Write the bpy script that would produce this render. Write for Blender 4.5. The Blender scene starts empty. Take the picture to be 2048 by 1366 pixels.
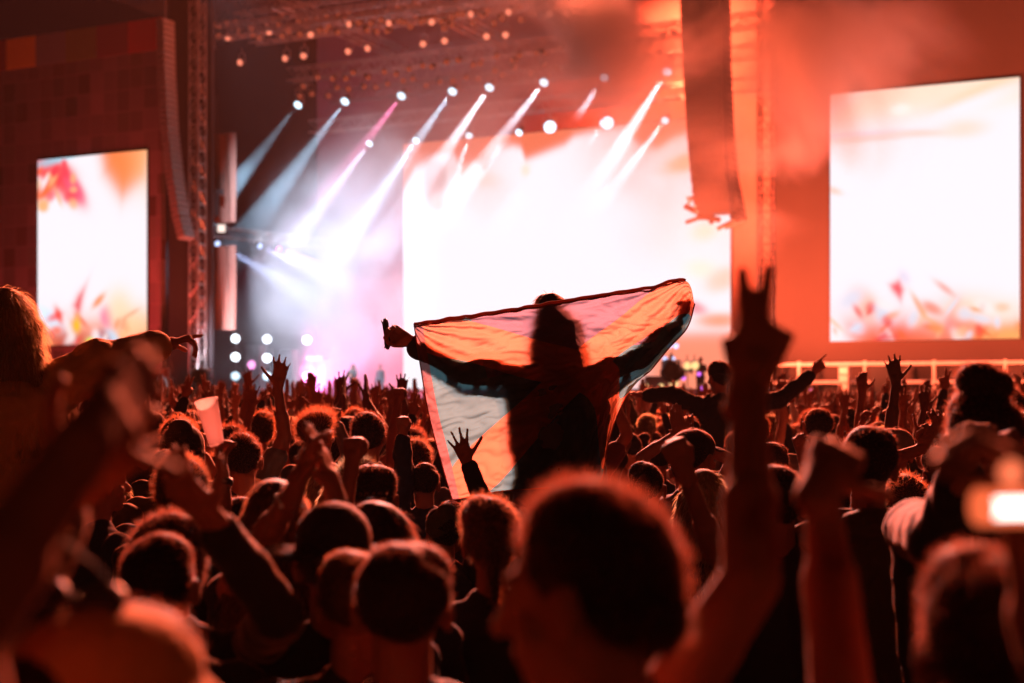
import bpy, bmesh, math, random, time
import numpy as np
from mathutils import Vector, Matrix, noise
T0 = time.time()
S = bpy.context.scene
COL = S.collection
R = math.radians
# ------------------------------------------------------------------ camera
F = 2844.44; EYE = 1.95; HZ = 790.0          # focal length in photo pixels, eye height, horizon row
cam_d = bpy.data.cameras.new('camera'); cam = bpy.data.objects.new('camera', cam_d); COL.objects.link(cam)
cam.location = (0, 0, EYE); cam.rotation_euler = (R(90), 0, 0)
cam_d.sensor_width = 36; cam_d.lens = 50; cam_d.shift_y = (HZ - 683) / 2048
cam_d.clip_start = 0.05; cam_d.clip_end = 600
cam_d.dof.use_dof = True; cam_d.dof.focus_distance = 6.9; cam_d.dof.aperture_fstop = 2.1
S.camera = cam
# ------------------------------------------------------------------ night sky
W = bpy.data.worlds.new('World'); S.world = W; W.use_nodes = True
W.node_tree.nodes['Background'].inputs[0].default_value = (1.0, 0.18, 0.24, 1)
W.node_tree.nodes['Background'].inputs[1].default_value = 0.006
# ------------------------------------------------------------------ render
S.view_settings.view_transform = 'Standard'; S.view_settings.look = 'None'
S.view_settings.exposure = 0; S.view_settings.gamma = 1
cy = S.cycles
cy.max_bounces = 5; cy.diffuse_bounces = 2; cy.glossy_bounces = 2; cy.transmission_bounces = 3
cy.transparent_max_bounces = 12; cy.volume_bounces = 0; cy.caustics_reflective = False; cy.caustics_refractive = False
cy.use_denoising = True; cy.sample_clamp_indirect = 2.0; cy.sample_clamp_direct = 0
cy.use_light_tree = True
cy.volume_step_rate = 1.0; cy.volume_max_steps = 96
# ------------------------------------------------------------------ geometry helpers
def at(px, py, d):
    """point seen at photo pixel px,py at the distance d in front of the viewer"""
    return Vector(((px - 1024) / F * d, d, EYE + (HZ - py) / F * d))
YAW = R(26)
U = Vector((math.cos(YAW), -math.sin(YAW), 0))      # along the stage front, towards its right end
N = Vector((math.sin(YAW), math.cos(YAW), 0))       # into the stage
A0 = Vector((-23.8, 80.4, 0)); AN = A0.dot(N)
def st(t, off, z):                                   # stage coordinates -> world
    return A0 + U * t + N * off + Vector((0, 0, z))
def sp(px, py, off=0.0):                             # photo pixel -> (t, off, z) on the plane parallel to the stage front
    k = (px - 1024) / F
    y = (AN + off) / (k * N.x + N.y)
    p = Vector((k * y, y, 0))
    return (p - A0).dot(U), off, EYE + (HZ - py) / F * y
def link(o, parent=None):
    COL.objects.link(o)
    if parent is not None: o.parent = parent
    return o
def tag(o, label=None, cat=None, group=None, kind=None):
    if label: o['label'] = label
    if cat: o['category'] = cat
    if group: o['group'] = group
    if kind: o['kind'] = kind
    return o
def empty(name, loc=(0, 0, 0), rz=0.0):
    o = bpy.data.objects.new(name, None); o.location = loc; o.rotation_euler = (0, 0, rz); o.empty_display_size = .1
    return link(o)
def copy_tree(o, parent=None, top=True):
    c = o.copy(); COL.objects.link(c)
    if not top: c.parent = parent
    for ch in list(o.children): copy_tree(ch, c, False)
    return c
def dele(o): bpy.data.objects.remove(o)
class MB:
    """collects boxes, tubes and discs and links them as one mesh object"""
    def __init__(s): s.v = []; s.f = []
    def add(s, v, f):
        b = len(s.v); s.v += [tuple(p) for p in v]; s.f += [tuple(b + i for i in q) for q in f]
    def hexa(s, p8): s.add(p8, [(0, 3, 2, 1), (4, 5, 6, 7), (0, 1, 5, 4), (1, 2, 6, 5), (2, 3, 7, 6), (3, 0, 4, 7)])
    def box(s, c, sx, sy, sz, ax=None):
        X, Y, Z = ax if ax else (Vector((1, 0, 0)), Vector((0, 1, 0)), Vector((0, 0, 1)))
        c = Vector(c); h = [X * sx / 2, Y * sy / 2, Z * sz / 2]
        s.hexa([c - h[0] - h[1] - h[2], c + h[0] - h[1] - h[2], c + h[0] + h[1] - h[2], c - h[0] + h[1] - h[2],
                c - h[0] - h[1] + h[2], c + h[0] - h[1] + h[2], c + h[0] + h[1] + h[2], c - h[0] + h[1] + h[2]])
    def sbox(s, t0, t1, o0, o1, z0, z1):             # box in stage coordinates
        s.hexa([st(t0, o0, z0), st(t1, o0, z0), st(t1, o1, z0), st(t0, o1, z0), st(t0, o0, z1), st(t1, o0, z1), st(t1, o1, z1), st(t0, o1, z1)])
    def tube(s, pts, r, n=6, r1=None, cap=True):
        pts = [Vector(p) for p in pts]; m = len(pts); rs = [r + ((r1 if r1 is not None else r) - r) * i / max(1, m - 1) for i in range(m)]
        d0 = (pts[-1] - pts[0]).normalized(); a = d0.orthogonal().normalized(); vv = []; ff = []
        for i, p in enumerate(pts):
            d = (pts[min(i + 1, m - 1)] - pts[max(i - 1, 0)]).normalized()
            a = (a - d * a.dot(d)).normalized(); b = d.cross(a)
            for k in range(n):
                w = 2 * math.pi * k / n; vv.append(p + (a * math.cos(w) + b * math.sin(w)) * rs[i])
        for i in range(m - 1):
            for k in range(n):
                k2 = (k + 1) % n; ff.append((i * n + k, i * n + k2, (i + 1) * n + k2, (i + 1) * n + k))
        if cap: ff += [tuple(range(n))[::-1], tuple((m - 1) * n + k for k in range(n))]
        s.add(vv, ff)
    def disc(s, c, d, r, n=12, th=.0):
        c = Vector(c); d = Vector(d).normalized(); a = d.orthogonal().normalized(); b = d.cross(a)
        s.add([c + (a * math.cos(2 * math.pi * k / n) + b * math.sin(2 * math.pi * k / n)) * r for k in range(n)], [tuple(range(n))])
    def mesh(s, name, mat, smooth=False):
        me = bpy.data.meshes.new(name); me.from_pydata(s.v, [], s.f); me.materials.append(mat)
        if smooth: me.polygons.foreach_set('use_smooth', [True] * len(me.polygons))
        me.update(); return me
    def build(s, name, mat, parent=None, smooth=False, loc=None):
        if loc is not None: s.v = [tuple(Vector(p) - Vector(loc)) for p in s.v]
        o = bpy.data.objects.new(name, s.mesh(name, mat, smooth))
        if loc is not None and parent is None: o.location = loc
        return link(o, parent)
# ------------------------------------------------------------------ materials
def nodes(name):
    m = bpy.data.materials.new(name); m.use_nodes = True; nt = m.node_tree
    return m, nt, nt.nodes, nt.links
def mat(name, col, rough=.7, metal=0., sheen=0., noise_amt=.25, scale=8., bump=0., sheen_tint=None, spec=.5, coat=0.):
    m, nt, n, l = nodes(name); b = n['Principled BSDF']
    b.inputs['Roughness'].default_value = rough; b.inputs['Metallic'].default_value = metal
    b.inputs['Sheen Weight'].default_value = sheen; b.inputs['Sheen Roughness'].default_value = .35
    b.inputs['Specular IOR Level'].default_value = spec; b.inputs['Coat Weight'].default_value = coat
    if sheen_tint: b.inputs['Sheen Tint'].default_value = (*sheen_tint, 1)
    tc = n.new('ShaderNodeTexCoord'); nz = n.new('ShaderNodeTexNoise'); nz.inputs['Scale'].default_value = scale; nz.inputs['Detail'].default_value = 4
    l.new(tc.outputs['Object'], nz.inputs['Vector'])
    mx = n.new('ShaderNodeMix'); mx.data_type = 'RGBA'
    mx.inputs['A'].default_value = (*[c * (1 - noise_amt) for c in col], 1); mx.inputs['B'].default_value = (*[min(1, c * (1 + noise_amt)) for c in col], 1)
    l.new(nz.outputs['Fac'], mx.inputs['Factor']); l.new(mx.outputs['Result'], b.inputs['Base Color'])
    if bump:
        bp = n.new('ShaderNodeBump'); bp.inputs['Strength'].default_value = bump; bp.inputs['Distance'].default_value = .02
        l.new(nz.outputs['Fac'], bp.inputs['Height']); l.new(bp.outputs['Normal'], b.inputs['Normal'])
    return m
def emis(name, col, strength, light=False):
    m, nt, n, l = nodes(name); n.remove(n['Principled BSDF']); e = n.new('ShaderNodeEmission')
    e.inputs[0].default_value = (*col, 1); e.inputs[1].default_value = strength
    l.new(e.outputs[0], n['Material Output'].inputs['Surface'])
    m.cycles.emission_sampling = 'AUTO' if light else 'NONE'
    return m
M = {}
M['black'] = mat('black painted metal', (.02, .02, .022), .5, 0, spec=.5)
M['steel'] = mat('galvanised truss metal', (.45, .42, .40), .38, .6, noise_amt=.15)
M['drape'] = mat('black stage drape', (.025, .02, .022), .95, sheen=.3)
M['scrim'] = mat('pale stage scrim cloth', (.5, .45, .42), .9, noise_amt=.15, scale=1.2)
M['deck'] = mat('black stage deck', (.05, .045, .045), .55)
M['ground'] = mat('trodden ground', (.06, .05, .04), .95, scale=3, bump=.3)
M['rail'] = mat('bare aluminium rail', (.8, .76, .74), .5, .1, noise_amt=.1)
M['case'] = mat('grey equipment case', (.28, .27, .27), .5)
M['tan_cloth'] = mat('tan banner cloth', (.22, .10, .075), .85, scale=2)
# ================================================================== THE STAGE
rng = random.Random(5)
LD = {}
KEY = .17; WASH = .10; BEAM = .07; SMK = .036
def spot(name, parent, loc, target, power, col, size=60, blend=.3, radius=.1):
    d = bpy.data.lights.new(name, 'SPOT'); d.energy = power; d.color = col; d.spot_size = R(size); d.spot_blend = blend; d.shadow_soft_size = radius
    o = bpy.data.objects.new(name, d); link(o, parent)
    p = Vector(parent.location) if parent else Vector((0, 0, 0))
    o.location = Vector(loc) - p
    o.rotation_euler = (Vector(target) - Vector(loc)).to_track_quat('-Z', 'Y').to_euler()
    return o
# ground
g = MB(); g.add([(-260, -60, 0), (260, -60, 0), (260, 420, 0), (-260, 420, 0)], [(0, 1, 2, 3)])
tag(g.build('ground', M['ground']), 'trodden festival ground under the crowd', kind='structure')

def mosaic_mat(name, px, pz, bright, seed, base):
    """cloth facade of square pixels in muted colours"""
    m, nt, n, l = nodes(name); b = n['Principled BSDF']; b.inputs['Roughness'].default_value = .9
    tc = n.new('ShaderNodeTexCoord'); mp = n.new('ShaderNodeMapping'); mp.inputs['Scale'].default_value = (1 / px, 1, 1 / pz); mp.inputs['Location'].default_value = (seed, 0, seed * .37)
    l.new(tc.outputs['Object'], mp.inputs['Vector'])
    fl = n.new('ShaderNodeVectorMath'); fl.operation = 'FLOOR'; l.new(mp.outputs[0], fl.inputs[0])
    wn = n.new('ShaderNodeTexWhiteNoise'); wn.noise_dimensions = '3D'; l.new(fl.outputs[0], wn.inputs['Vector'])
    cr = n.new('ShaderNodeValToRGB'); cr.color_ramp.interpolation = 'CONSTANT'
    E = cr.color_ramp.elements; E[0].position = 0; E[0].color = (*base, 1); E[1].position = .55; E[1].color = (base[0] * .45, base[1] * .4, base[2] * .35, 1)
    for p, c in ((.68, (base[0] * .9, base[1] * 1.1, base[2] * .9)), (.8, (base[0] * .6, base[1] * .3, base[2] * .25)), (.9, (base[0] * 1.5, base[1] * 1.5, base[2] * 1.5))):
        e = E.new(p); e.color = (*[min(1, v * bright) for v in c], 1)
    l.new(wn.outputs['Value'], cr.inputs[0])
    # thin seams between squares
    fr = n.new('ShaderNodeVectorMath'); fr.operation = 'FRACTION'; l.new(mp.outputs[0], fr.inputs[0])
    sx = n.new('ShaderNodeSeparateXYZ'); l.new(fr.outputs[0], sx.inputs[0])
    lt1 = n.new('ShaderNodeMath'); lt1.operation = 'LESS_THAN'; lt1.inputs[1].default_value = .06; l.new(sx.outputs['X'], lt1.inputs[0])
    lt2 = n.new('ShaderNodeMath'); lt2.operation = 'LESS_THAN'; lt2.inputs[1].default_value = .06; l.new(sx.outputs['Z'], lt2.inputs[0])
    ad = n.new('ShaderNodeMath'); ad.operation = 'MAXIMUM'; l.new(lt1.outputs[0], ad.inputs[0]); l.new(lt2.outputs[0], ad.inputs[1])
    mx = n.new('ShaderNodeMix'); mx.data_type = 'RGBA'; l.new(ad.outputs[0], mx.inputs['Factor']); l.new(cr.outputs[0], mx.inputs['A']); mx.inputs['B'].default_value = (base[0] * 1.3, base[1] * 1.3, base[2] * 1.3, 1)
    l.new(mx.outputs['Result'], b.inputs['Base Color'])
    return m
def wing(name, label, t0, t1, z1, holes, mt, strip=None):
    """a wing wall of the stage with an opening for its screen; local x runs along the stage"""
    o = empty(name, st(t0, 0, 0), -YAW)
    w = t1 - t0; hx0, hx1, hz0, hz1 = holes
    m = MB(); th = .4
    for a, b_, c, d in ((0, hx0 - t0, 0, z1), (hx1 - t0, w, 0, z1), (hx0 - t0, hx1 - t0, 0, hz0), (hx0 - t0, hx1 - t0, hz1, z1)):
        if b_ > a and d > c: m.hexa([(a, 0, c), (b_, 0, c), (b_, th, c), (a, th, c), (a, 0, d), (b_, 0, d), (b_, th, d), (a, th, d)])
    m.build('wall_cloth', mt, o)
    if strip:
        h = 1.75
        for i, c in enumerate(strip[1]):
            q = MB(); a = strip[0] - t0 + i * 2.28; q.hexa([(a, -.06, z1 - h), (a + 2.28, -.06, z1 - h), (a + 2.28, th + .05, z1 - h), (a, th + .05, z1 - h), (a, -.06, z1), (a + 2.28, -.06, z1), (a + 2.28, th + .05, z1), (a, th + .05, z1)])
            q.build('colour_panel', mat('panel cloth %d' % i, c, .9, noise_amt=.1), o)
    tag(o, label, 'stage wall'); return o
# left screen and right screen rectangles in stage coordinates
L0 = sp(79, 318)[0]; L1 = sp(297, 303)[0]; LZ1 = sp(187, 311)[2]; LZ0 = sp(187, 689)[2]
R0 = sp(1662, 190)[0]; R1 = sp(2040, 157)[0]; RZ1 = sp(1850, 173)[2]; RZ0 = sp(1850, 680)[2]
tl_top = sp(150, 60)[2]
wing('stage_wing_wall', 'patchwork wing wall with coloured squares along its top, left of the stage', sp(-260, 0)[0], sp(322, 0)[0], tl_top,
     (L0, L1, LZ0, LZ1), mosaic_mat('patchwork cloth left', .95, 1.2, 1.0, 3.3, (.20, .105, .12)),
     (sp(14, 0)[0] - 2.28, [(.3, .03, .03), (.85, .42, .05), (.25, .23, .26), (.24, .24, .08), (.26, .05, .08), (.5, .02, .04)]))
wing('stage_wing_wall', 'red lit wing wall around the large screen right of the stage', sp(1550, 0)[0], sp(2500, 0)[0], 27.0,
     (R0, R1, RZ0, RZ1), mat('pale wing scrim', (.06, .045, .042), .9, noise_amt=.2, scale=.3))
# ---- video screens: their pictures are computed per vertex from simple soft shapes
WHT = np.array((.94, .86, .915))
def soft(x): return 1 / (1 + np.exp(-np.clip(x, -40, 40)))
def blob(C, X, Y, cx, cy, rx, ry, ang, col, k=6., op=1.):
    a = R(ang); dx = X - cx; dy = Y - cy; u = (dx * math.cos(a) + dy * math.sin(a)) / rx; v = (-dx * math.sin(a) + dy * math.cos(a)) / ry
    w = soft((1 - np.sqrt(u * u + v * v)) * k)[..., None] * op
    return C * (1 - w) + np.array(col) * w
def poly(C, X, Y, pts, col, s=.02, op=1.):
    """soft convex polygon"""
    d = np.full(X.shape, 1e9); n = len(pts)
    ar = sum(pts[i][0] * pts[(i + 1) % n][1] - pts[(i + 1) % n][0] * pts[i][1] for i in range(n)); sg = 1 if ar > 0 else -1
    for i in range(n):
        x0, y0 = pts[i]; x1, y1 = pts[(i + 1) % n]; L = math.hypot(x1 - x0, y1 - y0)
        d = np.minimum(d, sg * ((x1 - x0) * (Y - y0) - (y1 - y0) * (X - x0)) / L)
    w = soft(d / s)[..., None] * op
    return C * (1 - w) + np.array(col) * w
def fract_noise(X, Y, sc, seed):
    out = np.zeros(X.shape)
    it = np.nditer(X, flags=['multi_index'])
    for _ in it:
        i = it.multi_index; out[i] = noise.noise(Vector((X[i] * sc, Y[i] * sc, seed)))
    return out
def screen(label, t0, t1, off, z0, z1, paint, nx, nz, bezel=.05, group=None):
    o = empty('video_screen', st((t0 + t1) / 2, off, z0))
    base = Vector(o.location)
    g = np.linspace(0, 1, nx); h = np.linspace(0, 1, nz); X, Y = np.meshgrid(g, h)
    C = np.clip(paint(X, Y), 0, 1)
    me = bpy.data.meshes.new('screen_face')
    P = [tuple(st(t0 + (t1 - t0) * x, off - .02, z1 + (z0 - z1) * y) - base) for y in h for x in g]
    Fc = [(j * nx + i, (j + 1) * nx + i, (j + 1) * nx + i + 1, j * nx + i + 1) for j in range(nz - 1) for i in range(nx - 1)]
    me.from_pydata(P, [], Fc)
    ca = me.color_attributes.new('picture', 'FLOAT_COLOR', 'POINT')
    ca.data.foreach_set('color', np.concatenate([C, np.ones(C.shape[:2] + (1,))], 2).astype(np.float32).ravel())
    m, nt, n, l = nodes('screen picture'); n.remove(n['Principled BSDF']); e = n.new('ShaderNodeEmission'); a = n.new('ShaderNodeAttribute'); a.attribute_name = 'picture'
    l.new(a.outputs['Color'], e.inputs[0]); e.inputs[1].default_value = 1.12; l.new(e.outputs[0], n['Material Output'].inputs['Surface']); m.cycles.emission_sampling = 'NONE'
    me.materials.append(m); link(bpy.data.objects.new('screen_face', me), o)
    q = MB(); b = bezel
    q.sbox(t0 - b, t1 + b, off + .02, off + .3, z0 - b, z1 + b); q.v = [tuple(Vector(p) - base) for p in q.v]
    q.build('screen_frame', M['black'], o)
    tag(o, label, 'screen', group); return o
ORG = (1.0, .16, .05); PNK = (1, .12, .2); CREAM = (1., .78, .62)
def paint_left(X, Y):
    C = np.ones(X.shape + (3,)) * WHT
    C = poly(C, X, Y, [(.56, -.1), (1.1, -.1), (.98, .14), (.78, .24), (.62, .1)], (1, .22, .06), .025)
    C = poly(C, X, Y, [(.88, -.1), (1.1, -.1), (1.1, .3), (.9, .12)], (1, .55, .25), .05, .6)
    C = blob(C, X, Y, .1, .05, .22, .06, 10, (.95, .06, .05)); C = blob(C, X, Y, .22, .12, .2, .07, 30, (.9, .07, .08), 5)
    C = blob(C, X, Y, .06, .17, .12, .04, -20, (1, .15, .04)); C = blob(C, X, Y, .35, .17, .12, .05, 40, (.95, .1, .2), 5)
    C = blob(C, X, Y, .05, .25, .05, .03, 10, (1, .45, .2)); C = blob(C, X, Y, .2, .0, .25, .025, -8, (.15, .75, .95), 4, .7)
    w = soft((Y - .88) / .03)[..., None]; C = C * (1 - w) + np.array((1., .24, .08)) * w
    C = blob(C, X, Y, .12, .86, .16, .05, 20, (.7, .85, 1), 4); C = blob(C, X, Y, .2, .84, .05, .025, 50, (.95, .1, .06), 4)
    C = blob(C, X, Y, .3, .98, .2, .05, 0, (.45, .04, .04), 3, .8); C = blob(C, X, Y, .65, .86, .05, .06, -60, (.95, .04, .3), 4)
    C = poly(C, X, Y, [(.34, .79), (.38, .74), (.44, .7), (.40, .82), (.38, .84)], (.8, .04, .05), .012)
    C = blob(C, X, Y, .57, .77, .06, .02, -30, (1, .25, .08), 4); C = blob(C, X, Y, .75, .82, .1, .09, 0, (1, .72, .5), 3)
    C = blob(C, X, Y, .66, .97, .12, .045, 0, (.5, .75, 1), 4); C = blob(C, X, Y, .5, .985, .04, .02, 0, (.7, .9, .1), 4)
    for i in range(26):
        C = blob(C, X, Y, rng.uniform(0, 1), rng.uniform(.84, 1), rng.uniform(.02, .07), rng.uniform(.008, .03), rng.uniform(-60, 60), rng.choice([(1, .12, .03), (.9, .05, .05), (1, .4, .15), (.95, .8, .8), (.5, .05, .03)]), 4, .8)
    for i in range(16): C = blob(C, X, Y, rng.uniform(0, .35), rng.uniform(.02, .3), rng.uniform(.02, .06), rng.uniform(.01, .03), rng.uniform(-60, 60), rng.choice([(1, .12, .03), (.9, .05, .08), (1, .45, .2), (.95, .86, .9)]), 5, .8)
    C = blob(C, X, Y, .9, .9, .14, .08, 0, (1, .65, .35), 3, .8); C = blob(C, X, Y, .37, .9, .03, .03, 0, (1, .5, 0), 3)
    return C
def paint_right(X, Y):
    C = np.ones(X.shape + (3,)) * WHT
    w = soft((.115 - .03 * X - Y) / .02)[..., None]; C = C * (1 - w) + np.array((1., .76, .6)) * w
    C = poly(C, X, Y, [(-.1, .04), (.1, .03), (.0, .1), (-.1, .16)], WHT, .02)
    C = blob(C, X, Y, .85, .04, .25, .03, -12, (1, .58, .3), 4, .8); C = blob(C, X, Y, .72, .1, .3, .03, -14, WHT, 3)
    C = blob(C, X, Y, .38, .085, .05, .022, 0, (1, .95, .9), 4); C = blob(C, X, Y, .12, .17, .25, .01, 0, (.68, .66, .78), 3, .9)
    C = blob(C, X, Y, .22, .19, .2, .012, 0, (1, .55, .48), 3, .7); C = blob(C, X, Y, .5, .185, .14, .012, 3, (1, .6, .5), 3, .7)
    C = blob(C, X, Y, .72, .18, .1, .03, 0, (1, .72, .62), 3); C = blob(C, X, Y, .02, .39, .04, .012, 15, (1, .6, .5), 3)
    w = soft((Y - .925) / .025)[..., None]; C = C * (1 - w) + np.array((.95, .13, .04)) * w
    C = poly(C, X, Y, [(.33, .78), (.38, .76), (.4, .8), (.385, .84), (.34, .8)], (.9, .08, .1), .007)
    C = blob(C, X, Y, .405, .75, .02, .03, -50, (.8, .7, .85), 3); C = poly(C, X, Y, [(-.05, .88), (.04, .88), (.16, 1.05), (-.05, 1.05)], WHT, .02)
    C = blob(C, X, Y, .2, .86, .08, .05, 35, (1, .45, .3), 4, .8); C = blob(C, X, Y, .12, .83, .06, .03, -20, (.75, .72, .85), 3)
    C = blob(C, X, Y, .63, .88, .07, .06, -45, (.75, .78, .85), 3.5); C = blob(C, X, Y, .66, .91, .05, .025, -60, (.9, .1, .3), 3)
    C = blob(C, X, Y, .74, .9, .12, .06, 0, (1, .65, .45), 3); C = blob(C, X, Y, .62, .8, .05, .012, 30, (1, .4, .35), 3)
    C = blob(C, X, Y, .7, .97, .1, .05, 0, (.85, .08, .05), 3, .8); C = blob(C, X, Y, .35, .98, .1, .04, 0, (.85, .1, .05), 3, .7)
    C = blob(C, X, Y, .93, .9, .1, .05, 0, (1, .8, .7), 3, .8); C = blob(C, X, Y, .3, .9, .05, .03, 10, (.6, .75, .95), 3, .8)
    C = blob(C, X, Y, .98, .99, .2, .04, 0, (1, .4, .12), 3)
    for i in range(44): C = blob(C, X, Y, rng.uniform(0, 1), rng.uniform(.86, 1), rng.uniform(.015, .06), rng.uniform(.006, .025), rng.uniform(-60, 60), rng.choice([(1, .14, .04), (.85, .05, .04), (1, .5, .3), (.95, .85, .85), (.7, .75, .9), (1, .3, .1)]), 4, .75)
    return C
CB = (.82, .17, .085)
def paint_mid(X, Y):
    C = np.ones(X.shape + (3,)) * WHT
    # top edge of the picture breaks up into the orange of the backdrop
    prof = np.interp(X, [0, .04, .1, .17, .20, .235, .27, .31, .36, .385, .40, .52, .55, .63, .70, .725, .76, .80, .84, 1.],
                        [.19, .10, .06, .055, .13, .10, .135, .05, .045, .055, .105, .06, .03, .015, .01, .06, .09, .1, .07, .02])
    w = soft((prof - Y) / .008)[..., None]; C = C * (1 - w) + np.array(CB) * w
    C = blob(C, X, Y, .105, .16, .04, .09, 5, (.62, .36, .36), 7); C = blob(C, X, Y, .115, .25, .025, .03, 0, (.8, .55, .52), 4)
    C = blob(C, X, Y, .21, .13, .03, .03, 40, (1, .55, .5), 4); C = blob(C, X, Y, .27, .17, .04, .03, 20, (1, .72, .68), 3)
    C = blob(C, X, Y, .40, .145, .012, .02, 0, (1, .75, .62), 3); C = blob(C, X, Y, .88, .16, .06, .03, -20, (1, .5, .3), 4)
    C = blob(C, X, Y, .93, .42, .03, .035, 60, (1, .78, .62), 3); C = blob(C, X, Y, .92, .56, .04, .03, 20, (1, .85, .72), 3)
    C = blob(C, X, Y, .98, .60, .05, .035, -40, (1, .62, .5), 4); C = blob(C, X, Y, .90, .70, .02, .035, -60, (.95, .3, .35), 4)
    C = blob(C, X, Y, .97, .75, .06, .025, 0, (1, .35, .22), 4)
    w = soft((Y - .79) / .012)[..., None] * soft((X - .74) / .02)[..., None]; C = C * (1 - w) + np.array((1., .27, .16)) * w
    return C
scrL = screen('tall white video screen with orange flags in its picture, in the left wing wall', L0, L1, -.12, LZ0, LZ1, paint_left, 150, 260)
scrR = screen('tallest white video screen with a small crowd picture at its foot, right wing', R0, R1, -.12, RZ0, RZ1, paint_right, 180, 240)
CO = 10.0
C0 = sp(807, 0, CO)[0]; C1 = sp(1461, 0, CO)[0]; CZ1 = sp(1100, 262, CO)[2]; CZ0 = sp(1100, 778, CO)[2]
screen('widest white video screen, at the back of the stage behind the flag', C0, C1, CO, CZ0, CZ1, paint_mid, 260, 200)
# ---- deck, roof, backdrop
tA = sp(405, 0)[0]; tB = sp(1530, 0)[0]
DZ = 1.75
m = MB(); m.sbox(tA - 1, tB + 1, 1, 18, 0, DZ); tag(m.build('stage_deck', M['deck'], loc=st(tA, 1, 0)), 'black stage deck behind the front rows', 'stage')
m = MB(); m.sbox(tA - 4, tB + 6, 17, 17.3, 0, 28); tag(m.build('backdrop_drape', mat('rust backdrop cloth', (.35, .2, .17), .95, noise_amt=.3, scale=.4), loc=st(tA, 17, 0)), 'tall cloth backdrop closing the back of the stage', 'backdrop')
m = MB(); m.sbox(tA - 14, tB + 14, -3, 19, 27.2, 27.8); tag(m.build('stage_roof', M['drape'], loc=st(tA, 0, 27)), 'dark flat roof skin above the stage trusses', 'roof')
m = MB(); m.sbox(sp(322, 0)[0] + .02, sp(322, 0)[0] + 3.0, .6, .8, 0, 27); tag(m.build('wing_drape', M['drape'], loc=st(tA - 3, .6, 0)), 'black drape between left wing wall and lattice tower', 'drape')

def truss(name, label, p0, p1, w, mt, cat='truss', seg=None, group=None, parent=None, r=.045):
    """square lattice girder from p0 to p1 with cross bracing"""
    p0 = Vector(p0); p1 = Vector(p1); d = (p1 - p0); L = d.length; d.normalize()
    a = Vector((0, 0, 1)) if abs(d.z) < .5 else U.copy(); a = (a - d * a.dot(d)).normalized(); b = d.cross(a)
    seg = seg or max(2, int(L / (w * 1.15))); m = MB(); h = w / 2
    cs = [(-h, -h), (h, -h), (h, h), (-h, h)]
    for x, y in cs: m.tube([p0 + a * x + b * y, p1 + a * x + b * y], r, 6)
    for i in range(seg):
        q0 = p0 + d * (L * i / seg); q1 = p0 + d * (L * (i + 1) / seg)
        for k in range(4):
            c0 = cs[k]; c1 = cs[(k + 1) % 4]
            if i % 2: c0, c1 = c1, c0
            m.tube([q0 + a * c0[0] + b * c0[1], q1 + a * c1[0] + b * c1[1]], r * .55, 4, cap=False)
            m.tube([q1 + a * cs[k][0] + b * cs[k][1], q1 + a * cs[(k + 1) % 4][0] + b * cs[(k + 1) % 4][1]], r * .55, 4, cap=False)
    o = m.build(name, mt, parent, loc=p0)
    return tag(o, label, cat, group)
t = sp(395, 0)[0]; truss('lattice_tower', 'slim lattice tower left of the stage, beside the curved speakers', st(t, 0, 0), st(t, 0, 26), .62, M['steel'], 'tower')
t = sp(1533, 0)[0]; truss('lattice_tower', 'lattice tower right of the stage, half lost in red smoke', st(t, .0, 0), st(t, .0, 26), .62, M['black'], 'tower')
RZ = 21.6
rows = [(1.5, 21.9, 'front roof truss carrying the lowest hanging row of par lamps'), (4.5, 22.3, 'second roof truss behind the front lamp row'),
        (8.2, 20.9, 'middle roof truss above the row of white beam lamps'), (10.5, 18.2, 'rear roof truss just above the central screen'),
        (6.4, 22.9, 'high truss between the second and the middle roof truss'), (3.0, 23.6, 'topmost truss over the front lamp rows'), (12.5, 20.4, 'hindmost roof truss near the backdrop')]
for off, z, lab in rows:
    truss('roof_truss', lab, st(tA, off, z), st(tB, off, z), .7, M['steel'], group='trusses across the stage roof', seg=44)
for i, tt in enumerate((.12, .34, .56, .78)):
    tx = tA + (tB - tA) * tt
    truss('roof_truss', ['first', 'second', 'third', 'fourth'][i] + ' front-to-back roof truss from the left tower', st(tx, 1.5, 23.2), st(tx, 15, 23.2), .7, M['steel'], group='trusses across the stage roof')
p = sp(408, 462, 3); q = sp(640, 497, 10)
truss('side_truss', 'short side truss with small lamps in the white smoke', st(p[0], 3, p[2]), st(q[0], 10, q[2] + .3), .55, M['steel'], seg=16)
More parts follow.
